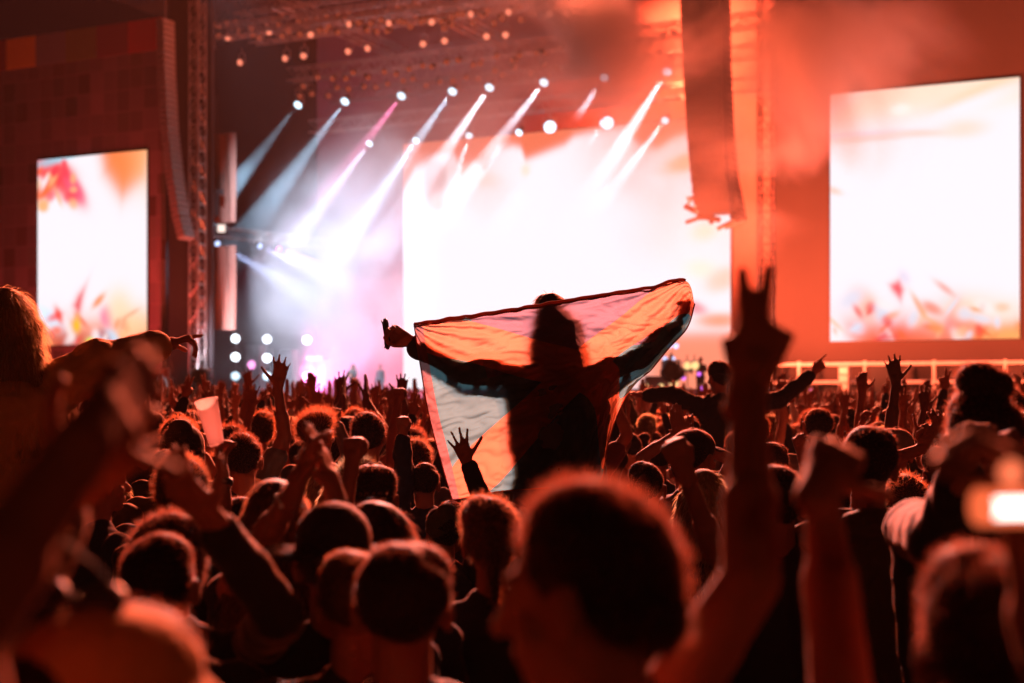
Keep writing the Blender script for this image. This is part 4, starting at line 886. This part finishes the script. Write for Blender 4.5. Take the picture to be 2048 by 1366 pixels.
band(clap[2]['L'], clap[1], .90, .029, .005, mat('silver band', (.8, .78, .75), .2, 1.), 'bracelet', 'thin silver bracelet on the clapping wrist', 7)
# phone with its torch lit
sh, e, w, a = ph[2]['R']; pc = at(2085, 1012, 1.36); o = empty('smartphone', pc, R(8)); m = MB(); m.box((.03, .012, -.005), .10, .008, .05); m.build('case', M['black'], o)
m = MB(); m.tube([(-.058, -.012, 0), (.062, -.012, 0)], .0115, 12, .0115); m.build('screen', emis('phone screen glow', (1, .82, .74), 3.4), o); m = MB(); m.tube([(-.068, -.004, 0), (.062, -.004, 0)], .0175, 12); m.build('glow_fringe', emis('phone glow fringe', (1, .15, .05), 1.1), o)  # orange tube behind the white bar is the glow around it, built as geometry
m = MB(); m.disc((-.035, -.006, .032), (0, -1, 0), .013, 14); m.build('status_lamp', emis('phone lamp', (1, .19, .08), 1.2), o); tag(o, 'lit smartphone held up at the right edge', 'smartphone')
# ================================================================== THE FLAG
GX = [[(828, 648, 0), (940, 632, .02), (1055, 614, .03), (1170, 595, .02), (1290, 577, .0), (1370, 561, .0), (1389, 608, .06)],
      [(842, 738, .03), (960, 700, .04), (1085, 680, .02), (1200, 660, .02), (1300, 650, .02), (1354, 640, .03), (1374, 655, .10)],
      [(858, 830, .05), (985, 795, .07), (1105, 757, .02), (1210, 725, .00), (1272, 715, .02), (1312, 705, .06), (1336, 698, .13)],
      [(880, 915, .05), (1000, 872, .08), (1110, 840, .05), (1186, 820, .02), (1222, 800, .04), (1246, 785, .10), (1296, 745, .16)],
      [(905, 1001, .04), (1000, 983, .07), (1090, 976, .06), (1155, 973, .04), (1200, 966, .05), (1218, 880, .12), (1256, 768, .17)]]
GU = [0, .2, .4, .6, .8, .92, 1.]; GV = [0, .25, .5, .75, 1.]
def crs(p0, p1, p2, p3, t): return .5 * ((2 * p1) + (-p0 + p2) * t + (2 * p0 - 5 * p1 + 4 * p2 - p3) * t * t + (-p0 + 3 * p1 - 3 * p2 + p3) * t ** 3)
GA = np.array(GX, float)
def flag_pt(u, v):
    def seg(G, x):
        i = min(len(G) - 2, max(0, int(np.searchsorted(G, x, 'right')) - 1)); return i, (x - G[i]) / (G[i + 1] - G[i])
    i, fu = seg(GU, u); j, fv = seg(GV, v); rows = []
    for jj in (j - 1, j, j + 1, j + 2):
        jj = min(4, max(0, jj)); P = [GA[jj][min(6, max(0, ii))] for ii in (i - 1, i, i + 1, i + 2)]
        rows.append(crs(*P, fu))
    return crs(*rows, fv)
NU, NV = 190, 120; V = []; UVS = []
for j in range(NV + 1):
    for i in range(NU + 1):
        u = i / NU; v = j / NV; x, y, z = flag_pt(u, v)
        w = noise.noise(Vector((u * 3 + 7, v * 9, 2))) * .5 + noise.noise(Vector((u * 7 - v * 6, v * 12 + u * 9, 5))) * .30
        # creases fanning out from the two gripped corners
        a1 = math.atan2(v + .02, u + .02); r1 = math.hypot(u, v * .7); a2 = math.atan2(v + .02, .95 - u + .02); r2 = math.hypot(.95 - u, v * .7)
        w += math.sin(a1 * 26 + 2 * math.sin(r1 * 6)) * .42 * math.exp(-r1 * 2.6) + math.sin(a2 * 22 + 1.5 * math.sin(r2 * 7)) * .42 * math.exp(-r2 * 2.6)
        cr = noise.noise(Vector((u * 16 + v * 9, v * 22 - u * 6, 9))); w += (abs(cr) ** .6 - .4) * .42
        dd = 6.77 + z * .9 + w * .05
        V.append(at(x, y + w * 1.6 * (1 if v > .03 else .3), dd)); UVS.append((u, v))
Fc = [(j * (NU + 1) + i, (j + 1) * (NU + 1) + i, (j + 1) * (NU + 1) + i + 1, j * (NU + 1) + i + 1) for j in range(NV) for i in range(NU)]
fb = V[0].copy(); V = [p - fb for p in V]
me = bpy.data.meshes.new('flag_cloth'); me.from_pydata([tuple(p) for p in V], [], Fc); me.polygons.foreach_set('use_smooth', [True] * len(me.polygons))
uvl = me.uv_layers.new(name='uv'); li = np.empty(len(me.loops), np.int32); me.loops.foreach_get('vertex_index', li); uvl.data.foreach_set('uv', np.array(UVS, np.float32)[li].ravel())
mf, nt, n, l = nodes('flag cloth'); pb = n['Principled BSDF']; pb.inputs['Roughness'].default_value = .9
uvn = n.new('ShaderNodeTexCoord'); sep = n.new('ShaderNodeSeparateXYZ'); l.new(uvn.outputs['UV'], sep.inputs[0])
def mth(op, a, b=None):
    q = n.new('ShaderNodeMath'); q.operation = op
    for k, v in ((0, a), (1, b)):
        if v is None: continue
        if isinstance(v, (int, float)): q.inputs[k].default_value = v
        else: l.new(v, q.inputs[k])
    return q.outputs[0]
uu, vv = sep.outputs['X'], sep.outputs['Y']
d1 = mth('ABSOLUTE', mth('SUBTRACT', uu, vv)); d2 = mth('ABSOLUTE', mth('SUBTRACT', mth('ADD', uu, vv), 1.0)); dm = mth('MINIMUM', d1, d2); cross = mth('LESS_THAN', dm, .138)
top = mth('LESS_THAN', mth('MAXIMUM', mth('ADD', vv, mth('MULTIPLY', d1, 0)), vv), .45)
hoist = mth('LESS_THAN', uu, .042); fold = mth('LESS_THAN', vv, .0)
def mixc(f, a, b):
    q = n.new('ShaderNodeMix'); q.data_type = 'RGBA'; l.new(f, q.inputs['Factor'])
    for k, v in (('A', a), ('B', b)):
        if isinstance(v, tuple): q.inputs[k].default_value = (*v, 1)
        else: l.new(v, q.inputs[k])
    return q.outputs['Result']
inner = mth('MULTIPLY', mth('LESS_THAN', vv, .40), mth('MULTIPLY', mth('GREATER_THAN', uu, .2), mth('LESS_THAN', uu, .85)))
base = mixc(inner, (.10, .33, .38), (.24, .19, .26)); c1_ = mixc(cross, base, (.72, .25, .13)); c2_ = mixc(hoist, c1_, (.30, .16, .16))
wv = n.new('ShaderNodeTexNoise'); wv.inputs['Scale'].default_value = 260; l.new(uvn.outputs['UV'], wv.inputs['Vector'])
c3_ = mixc(mth('MULTIPLY', wv.outputs['Fac'], .3), c2_, (.2, .15, .15))
l.new(c3_, pb.inputs['Base Color']); tl = n.new('ShaderNodeBsdfTranslucent'); l.new(c3_, tl.inputs['Color']); tp = n.new('ShaderNodeBsdfTransparent'); l.new(c3_, tp.inputs['Color'])
x1 = n.new('ShaderNodeMixShader'); x1.inputs[0].default_value = .93; l.new(pb.outputs[0], x1.inputs[1]); l.new(tl.outputs[0], x1.inputs[2]); x2 = n.new('ShaderNodeMixShader'); x2.inputs[0].default_value = .22; l.new(x1.outputs[0], x2.inputs[1]); l.new(tp.outputs[0], x2.inputs[2]); l.new(x2.outputs[0], n['Material Output'].inputs['Surface'])
me.materials.append(mf); flag = link(bpy.data.objects.new('flag', me)); flag.location = fb
tag(flag, 'thin translucent flag with an orange diagonal cross and pale blue-green fields, held up wide', 'flag')
def flag_edge(name, fn, r, mt, k=60, wob=0.):
    m = MB(); pts = []
    for i in range(k + 1):
        u, v = fn(i / k); q = V[int(round(v * NV)) * (NU + 1) + int(round(u * NU))] ; pts.append(q + Vector((0, -.004, noise.noise(Vector((i * .3, 1, 1))) * wob)))
    m.tube(pts, r, 7); return m.build(name, mt, flag, True)
M['hem'], nt, n, l = nodes('folded hem cloth'); n['Principled BSDF'].inputs['Base Color'].default_value = (.3, .09, .04, 1); n['Principled BSDF'].inputs['Roughness'].default_value = .9
tl = n.new('ShaderNodeBsdfTranslucent'); tl.inputs['Color'].default_value = (.30, .08, .035, 1); x1 = n.new('ShaderNodeMixShader'); x1.inputs[0].default_value = .7; l.new(n['Principled BSDF'].outputs[0], x1.inputs[1]); l.new(tl.outputs[0], x1.inputs[2]); l.new(x1.outputs[0], n['Material Output'].inputs['Surface'])
flag_edge('rolled_hem', lambda t: (t * .92, .004 + 0 * t), .008, M['hem'], 80, .008); flag_edge('rolled_hem', lambda t: (t * .9, .022), .0045, M['hem'], 80, .01)
flag_edge('fly_hem', lambda t: (1, t), .004, M['hem']); flag_edge('bottom_hem', lambda t: (t, 1), .003, M['hem']); flag_edge('hoist_hem', lambda t: (0, t), .003, M['hem'])
m = MB(); gc = V[int(.965 * NV) * (NU + 1) + 4] + Vector((0, -.006, 0)); m.tube([gc + Vector((.009 * math.cos(a), 0, .009 * math.sin(a))) for a in np.linspace(0, 2 * math.pi, 15)], .0035, 6, cap=False); m.build('grommet', M['black'], flag)
# hand part of the cloth bunched in the right fist
if 0: pass
# ================================================================== THE REST OF THE CROWD
rng = random.Random(77)
def A_(x, y, z, pose='open', palm=AW, d=(0, 0.1, 1), bend=None):
    q = dict(w=vx(x, y, z), dir=d, palm=palm, pose=pose)
    if bend: q['bend'] = bend
    return q
PR = [  # arms, look, words
    (dict(L=A_(-.26, .10, 1.93, 'open'), R=A_(.24, .12, 1.95, 'spread')), dict(hair='short'), 'with both open hands up'),
    (dict(R=A_(.20, .14, 2.0, 'fist')), dict(hair='messy', haircol='brown'), 'with one fist up'),
    (dict(R=A_(.30, .20, 1.88, 'point', d=(.1, .3, 1))), dict(hair='short', hat='cap_back'), 'in a cap, pointing up'),
    (dict(L=A_(-.12, .25, 1.86, 'flat', palm=(1, 0, 0)), R=A_(.06, .26, 1.88, 'flat', palm=(-1, 0, 0))), dict(hair='long', fem=True, length=.7), 'with long hair, clapping overhead'),
    (dict(R=A_(.16, .22, 1.95, 'peace')), dict(hair='short', haircol='brown', hl=1.3), 'making a V sign'),
    ({}, dict(hair='short', seed=9), 'with arms down'), ({}, dict(hair='buzz', hl=1.5), 'with cropped hair, arms down'),
    ({}, dict(hair='bun', fem=True), 'with hair in a bun'), ({}, dict(hair='short', hat='beanie'), 'in a beanie, arms down'),
    (dict(L=A_(-.34, .25, 1.80, 'spread', d=(-.3, .2, 1)), R=A_(.36, .22, 1.82, 'open', d=(.3, .2, 1))), dict(hair='curly', haircol='brown'), 'with curls, arms spread high'),
    (dict(L=A_(-.16, .12, 2.0, 'relaxed')), dict(hair='pony', fem=True, haircol='blond'), 'with fair ponytail, one hand up'),
    (dict(L=A_(-.2, .3, 1.75, 'grip', palm=(1, 0, 0)), R=A_(.02, .34, 1.76, 'grip', palm=(-1, 0, 0))), dict(hair='short', hood=True), 'hood down, hands held up front'),
    (dict(R=A_(.24, .06, 1.98, 'open', d=(.15, 0, 1)), L=A_(-.22, .2, 1.6, 'relaxed', d=(0, .5, 1))), dict(hair='messy', sleeve='short'), 'bare arms, one hand high'),
    ({}, dict(hair='long', fem=True, haircol='blond', length=.8), 'with long fair hair, arms down'),
]
PROTO = []
for i, (arms, look, words) in enumerate(PR):
    sp_ = dict(look); sp_.setdefault('sleeve', rng.choice(['long', 'none', 'short', 'long'])); sp_['arms'] = arms; sp_['voxel'] = .009; sp_['hvox'] = .011; sp_['sw'] = .0013; sp_['dens'] = .55; sp_['seed'] = i + 50
    sp_['head'] = (R(rng.uniform(-15, 15)), 0, 0)
    o, _, _ = make_person(sp_); o.location = (0, 0, -60); PROTO.append((o, words, bool(arms)))
def free(x, y, r): return all((x - a) ** 2 + (y - b) ** 2 > r * r for a, b in CUST)
tops = ['black', 'black', 'charcoal', 'navy', 'maroon', 'grey', 'olive', 'black', 'white']
placed = 0; tries = 0; seen_lab = {}
def dist_word(y): return 'near' if y < 7 else 'mid crowd' if y < 12 else 'far back'
TARGET = 262
ylist = []
while placed < TARGET and tries < 60000:
    tries += 1; y = math.sqrt(rng.uniform(4.3 ** 2, 19.5 ** 2)); x = rng.uniform(-.40, .40) * y
    px = 1024 + x / y * F
    if not free(x, y, .50 if y > 9 else .46): continue
    inflag = 800 < px < 1260
    if inflag and y < 7.6: 
        if y < 5.0: continue
    k = rng.choice(range(len(PROTO)))
    if y > 8.5 and not PROTO[k][2] and rng.random() < .45: k = rng.choice([0, 1, 2, 3, 4, 9, 10, 12])
    if y < 12.5 and 1235 < px < 1680 and PROTO[k][2]: k = rng.choice([5, 6, 7, 8, 13, 5, 6])
    if y < 8 and PROTO[k][2] and (inflag or 1230 < px < 1420 or px < 420 or rng.random() < .6): k = rng.choice([5, 6, 7, 8, 13, 5, 6])
    h = rng.uniform(1.56, 1.80) if y > 7.8 else rng.uniform(1.50, 1.66)
    if inflag and y < 7.2: h = min(h, EYE - (1005 - HZ) / F * y); 
    if h < 1.35: continue
    src, words, _ = PROTO[k]; c = copy_tree(src); s = h / 1.76
    c.location = (x, y, 0); c.scale = (s * rng.choice([-1, 1]), s, s); c.rotation_euler = (0, 0, R(rng.gauss(-4, 14)) + math.atan2(-x * .3, y))
    tc = rng.choice(tops)
    for ch in c.children:
        if ch.name.split('.')[0] in ('top', 'hooded_top'):
            ch.material_slots[0].link = 'OBJECT'; ch.material_slots[0].material = TOPM[tc]
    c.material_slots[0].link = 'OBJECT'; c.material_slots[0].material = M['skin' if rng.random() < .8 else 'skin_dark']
    side = ('far left' if px < 300 else 'left of cup' if px < 400 else 'left of flag' if px < 800 else 'under flag' if px < 1000 else 'behind flag' if px < 1250 else 'right of flag' if px < 1450 else 'below right tower' if px < 1600 else 'by guard rail' if px < 1850 else 'far right')
    tags_ = 'person in %s top %s, %s, %s' % (tc, words, side, dist_word(y))
    finish(c, tags_, 'people filling the crowd'); CUST.append((x, y)); placed += 1
print('placed', placed, tries)
same = {}
for o in list(COL.objects):
    if o.get('group') == 'people filling the crowd': same.setdefault(o['label'], []).append(o)
for lab, os_ in same.items():
    if len(os_) > 1:
        os_.sort(key=lambda o: o.location.x / o.location.y)
        for i, o in enumerate(os_):
            w = 'leftmost' if i == 0 else 'rightmost' if i == len(os_) - 1 else ['second', 'third', 'fourth', 'fifth', 'sixth'][i - 1]
            o['label'] = w + ' ' + lab
# the far crowd reads as one mass
LOW = []
for i in (0, 1, 3, 4, 5, 7, 9, 10, 11, 12):
    arms, look, words = PR[i]; B = Blob(); sw = .18
    B.ell((0, -.01, 1.66), (.085, .10, .105)); B.cap((0, -.01, 1.4), (0, 0, 1.6), .06, .055); B.cap((0, 0, .9), (0, 0, 1.3), .14, .14, (1, 0, 0), 1.35); B.cap((-sw * .8, 0, 1.38), (sw * .8, 0, 1.38), .08, .08)
    for s_ in (-1, 1): B.cap((s_ * .1, 0, .9), (s_ * .1, 0, .05), .09, .05)
    for side, s_ in (('L', -1), ('R', 1)):
        a = arms.get(side); sh = vx(s_ * sw, 0, 1.4)
        w = a['w'] if a else vx(s_ * .27, .05, .9); e = ik(sh, w, (s_, -.2, -.6)); B.chain([sh, e, w], [.06, .05, .034])
        if a: B.cap(w, w + Vector(a['dir']).normalized() * .10, .04, .032); [B.cap(w + Vector((k * .02, 0, .09)), w + Vector((k * .035, 0, .19)), .012, .010) for k in (-1, 0, 1)]
    m_ = B.mesh('low', .026, 0, adapt=.0)
    co = np.empty(len(m_.vertices) * 3, np.float32); m_.vertices.foreach_get('co', co); fs = np.array([tuple(p.vertices) if len(p.vertices) == 4 else tuple(p.vertices) + (p.vertices[-1],) for p in m_.polygons], np.int32)
    co = co.reshape(-1, 3); cz = co[fs].mean(1); skinm = ((cz[:, 2] > 1.62) & (cz[:, 0] ** 2 > .018)).astype(np.int32)
    headm = ((cz[:, 2] > 1.55) & (cz[:, 0] ** 2 < .012)); mi = np.where(skinm == 1, 1, np.where(headm, 2, 0)); LOW.append((co, fs, mi))
rn = np.random.RandomState(3); AV = []; AF = []; AM = []; nb = 0; cnt = 0; y = 18.2
while y < 56:
    halfw = .41 * y + 2; x = -halfw; 
    while x < halfw:
        xx = x + rn.uniform(-.15, .15); yy = y + rn.uniform(-.25, .25)
        lim = (AN - 6.5 - xx * N.x) / N.y
        if yy < lim and not (yy < 20 and not free(xx, yy, .45)):
            co, fs, mi = LOW[rn.randint(len(LOW))]; s = rn.uniform(1.52, 1.84) / 1.76; a = rn.normal(0, .3); ca, sa = math.cos(a), math.sin(a); f_ = rn.choice([-1, 1])
            P = co * s; Q = np.stack([P[:, 0] * f_ * ca - P[:, 1] * sa + xx, P[:, 0] * f_ * sa + P[:, 1] * ca + yy, P[:, 2]], 1); AV.append(Q); AF.append(fs + nb); AM.append(mi); nb += len(co); cnt += 1
        x += .62 if y < 30 else .72
    y += .62 if y < 30 else .95
AV = np.concatenate(AV); AF = np.concatenate(AF); AM = np.concatenate(AM)
me = bpy.data.meshes.new('crowd'); me.vertices.add(len(AV)); me.vertices.foreach_set('co', AV.astype(np.float32).ravel()); me.loops.add(len(AF) * 4); me.loops.foreach_set('vertex_index', AF.ravel())
me.polygons.add(len(AF)); me.polygons.foreach_set('loop_start', np.arange(len(AF), dtype=np.int32) * 4); me.polygons.foreach_set('material_index', AM.astype(np.int32)); me.polygons.foreach_set('use_smooth', np.ones(len(AF), bool)); me.update(calc_edges=True); me.validate()
for q in (TOPM['charcoal'], M['skin'], HAIR['dark'][0]): me.materials.append(q)
tag(link(bpy.data.objects.new('crowd', me)), 'dense far crowd of heads and raised hands reaching to the stage', kind='stuff'); print('far crowd', cnt, len(AV))
# ---- performers and gear on the deck
def performer(px, py, off, s, label, arms, **k):
    t, o_, z = sp(px, py, off); o, _, _ = make_person(dict(arms=arms, voxel=.012, hvox=.014, **k)); p = st(t, off, DZ); o.location = p; o.scale = (s, s, s); o.rotation_euler = (0, 0, math.pi - YAW); finish(o, label); return o
performer(1401, 690, 4, 1.15, 'performer in black standing on the deck between flag and V sign', dict(L=A_(-.15, .35, 1.2, 'relaxed', d=(1, .3, 0)), R=A_(.3, .3, 1.1, 'relaxed', d=(-.5, .5, 0))), hair='short', top='black')
performer(705, 700, 6, 1.1, 'performer half lost in the white smoke left of the flag', dict(L=A_(-.15, .35, 1.2, 'relaxed', d=(1, .3, 0)), R=A_(.3, .3, 1.0, 'relaxed', d=(-.5, .5, 0))), hair='long', top='black')
performer(760, 690, 8, 1.1, 'second performer in the smoke, nearer the screen', {}, hair='short', top='charcoal')
performer(1462, 700, 3, 1.0, 'stage hand beside the right tower', {}, hair='short', hat='cap', top='black')
for o, _, _ in PROTO:
    for c in list(o.children): dele(c)
    dele(o)
def small_lamp(px, py, off, r, lens, label, group): t, _, z = sp(px, py, off); return can('stage_lamp', st(t, off, z), toward, r, r * 1.2, lens, label, group, hang=r)
sl = [(1352, 692, 'bluelens', .13), (1340, 692, 'bluelens', .1), (1345, 718, 'bluelens', .13), (1330, 718, 'bluelens', .12), (1375, 731, 'amberlens', .2), (1390, 731, 'amberlens', .2), (1290, 771, 'amberlens', .13), (1322, 773, 'amberlens', .13), (1348, 765, 'amberlens', .22), (1405, 778, 'violetlens', .14), (1367, 756, 'violetlens', .1), (1398, 748, 'violetlens', .09),
      (1528, 698, 'violetlens', .1), (1538, 734, 'violetlens', .17), (1532, 737, 'violetlens', .12), (1624, 782, 'violetlens', .1), (1541, 705, 'amberlens', .1), (1330, 779, 'pinklens', .1), (1260, 790, 'violetlens', .1), (1798, 754, 'violetlens', .08), (395, 750, 'parlens', .12), (375, 788, 'pinklens', .2), (345, 760, 'amberlens', .1)]
nm = {'bluelens': 'pale blue', 'amberlens': 'amber', 'violetlens': 'violet', 'pinklens': 'pink', 'parlens': 'orange'}
ct = {}
for x, y, ln_, r_ in sl:
    ct[ln_] = ct.get(ln_, 0) + 1; w_ = 'behind the flag bearer' if x < 1300 else 'by the performer' if x < 1420 else 'at the right tower' if x < 1600 else 'on the platform'
    if x < 500: w_ = 'left of the deck'
    small_lamp(x, y, 3.5 if x < 1600 else -1.8, r_, M[ln_], 'small %s lamp low on the stage %s, number %d of its colour from the back wall' % (nm[ln_], w_, ct[ln_]) if False else 'small %s lamp low on the stage %s, %s' % (nm[ln_], w_, ['uppermost', 'next to uppermost', 'middle one', 'lower one', 'lowest left', 'lowest right', 'farthest right', 'smallest', 'dimmest'][ct[ln_] - 1]), 'small lamps low on the stage')
# keyboard riser, drum riser and screens of gear
def gearbox(px0, px1, py0, py1, off, mt, name, label, cat):
    t0 = sp(px0, 0, off)[0]; t1 = sp(px1, 0, off)[0]; z1 = sp((px0 + px1) / 2, py0, off)[2]; z0 = max(DZ, sp((px0 + px1) / 2, py1, off)[2]); m = MB(); m.sbox(t0, t1, off, off + .6, z0, z1); w = t1 - t0
    m.tube([st(t0 + w * .15, off + .3, DZ), st(t0 + w * .15, off + .3, z0)], .03); m.tube([st(t1 - w * .15, off + .3, DZ), st(t1 - w * .15, off + .3, z0)], .03); m.sbox(t0 + .03, t1 - .03, off - .03, off - .002, z0 + .03, z1 - .03)
    return tag(m.build(name, mt, loc=st(t0, off, DZ)), label, cat)
gearbox(1330, 1378, 735, 744, 4.5, M['rail'], 'keyboard', 'pale keyboard on legs left of the performer', 'keyboard')
gearbox(1290, 1330, 752, 785, 5.5, M['case'], 'amplifier', 'grey amplifier behind the flag edge', 'amplifier')
gearbox(1420, 1445, 745, 785, 4.5, M['black'], 'amplifier', 'black amplifier right of the performer', 'amplifier')
gearbox(612, 646, 712, 720, 7, M['case'], 'keyboard', 'grey keyboard on legs in the white smoke', 'keyboard')
t0, _, z0 = sp(356, 700, 0); b0 = st(t0, -1.5, 0); o = empty('crew_booth', b0); m = MB(); m.box((0, 0, 1.4), 1.1, .8, 2.8); m.build('booth_body', mat('ochre booth board', (.35, .25, .12), .8), o); m = MB(); m.box((0, -.02, 3.1), 1.0, .5, .5); m.build('booth_top', mat('red booth cap', (.5, .07, .03), .7), o)
m = MB(); m.box((.5, -.5, 2.5), .55, .06, .75); m.build('sign_board', mat('white sign board', (.8, .7, .65), .7), o); tag(o, 'small ochre crew booth with a white board, left of the stage', 'booth')
# ================================================================== SMOKE AND HAZE
def smoke(name, label, c, half, dens, col, scale, seed, lo=.45, hi=.75, falloff=True, aniso=.2, step=None):
    """a plume: density is soft noise, thinning out towards the hull of its ellipsoid"""
    me = bpy.data.meshes.new(name); bm = bmesh.new(); bmesh.ops.create_icosphere(bm, subdivisions=3, radius=1); bm.to_mesh(me); bm.free()
    o = link(bpy.data.objects.new(name, me)); o.location = c; o.scale = half; o.rotation_euler = (0, 0, -YAW)
    m, nt, n, l = nodes(name + ' air'); n.remove(n['Principled BSDF']); v = n.new('ShaderNodeVolumePrincipled')
    v.inputs['Color'].default_value = (*col, 1); v.inputs['Anisotropy'].default_value = aniso
    tc = n.new('ShaderNodeTexCoord'); ln = n.new('ShaderNodeVectorMath'); ln.operation = 'LENGTH'; l.new(tc.outputs['Object'], ln.inputs[0])
    fo = n.new('ShaderNodeMapRange'); fo.interpolation_type = 'SMOOTHSTEP'; fo.inputs['From Min'].default_value = .98; fo.inputs['From Max'].default_value = .25; fo.inputs['To Min'].default_value = 0; fo.inputs['To Max'].default_value = 1
    l.new(ln.outputs['Value'], fo.inputs['Value'])
    geo = n.new('ShaderNodeNewGeometry'); mp = n.new('ShaderNodeMapping'); mp.inputs['Location'].default_value = (seed, seed * 2, seed * 3); l.new(geo.outputs['Position'], mp.inputs['Vector'])
    nz = n.new('ShaderNodeTexNoise'); nz.inputs['Scale'].default_value = scale; nz.inputs['Detail'].default_value = 3; nz.inputs['Distortion'].default_value = .6; l.new(mp.outputs[0], nz.inputs['Vector'])
    mr = n.new('ShaderNodeMapRange'); mr.interpolation_type = 'SMOOTHSTEP'; mr.inputs['From Min'].default_value = lo; mr.inputs['From Max'].default_value = hi; l.new(nz.outputs['Fac'], mr.inputs['Value'])
    mu = n.new('ShaderNodeMath'); mu.operation = 'MULTIPLY'; l.new(mr.outputs[0], mu.inputs[0]); l.new(fo.outputs[0], mu.inputs[1])
    m2 = n.new('ShaderNodeMath'); m2.operation = 'MULTIPLY'; l.new(mu.outputs[0], m2.inputs[0]); m2.inputs[1].default_value = dens
    l.new(m2.outputs[0], v.inputs['Density']); l.new(v.outputs[0], n['Material Output'].inputs['Volume'])
    me.materials.append(m); tag(o, label, kind='stuff'); return o
a = sp(585, 585, 6)
smoke('smoke', 'thick white smoke billowing over stage left', st(a[0] - .6, 7.0, a[2] + .2), (10.8, 3.4, 10.0), .48, (.95, .95, 1), .15, 3.0, .24, .60)
smoke('smoke', 'thin smoke under the roof where the left beam lamps hang', sx(.24, 8, 16), (11, 4.5, 6.5), .045, (1, .95, .95), .16, 21.0, .2, .6)
smoke('smoke', 'orange lit smoke under the roof at stage right', sx(.60, 8, 17), (17, 6, 8.0), .14, (1, .9, .85), .15, 8.0, .42, .62)
smoke('smoke', 'red lit smoke drifting across the right wing wall', st(R0 - 4.5, -4.8, 18.5), (13, 4.0, 12.5), .9, (1, .85, .8), .15, 14.0, .47, .60)
hz = MB(); hz.hexa([(-120, -30, -1), (120, -30, -1), (120, 140, -1), (-120, 140, -1), (-120, -30, 40), (120, -30, 40), (120, 140, 40), (-120, 140, 40)])
m, nt, n, l = nodes('haze air'); n.remove(n['Principled BSDF']); v = n.new('ShaderNodeVolumePrincipled'); v.inputs['Color'].default_value = (1, .92, .9, 1); v.inputs['Density'].default_value = .00013; v.inputs['Anisotropy'].default_value = .25
l.new(v.outputs[0], n['Material Output'].inputs['Volume'])
tag(hz.build('haze', m), 'thin smoky air over the whole field', kind='stuff')
print('BUILD TIME', round(time.time() - T0, 1))
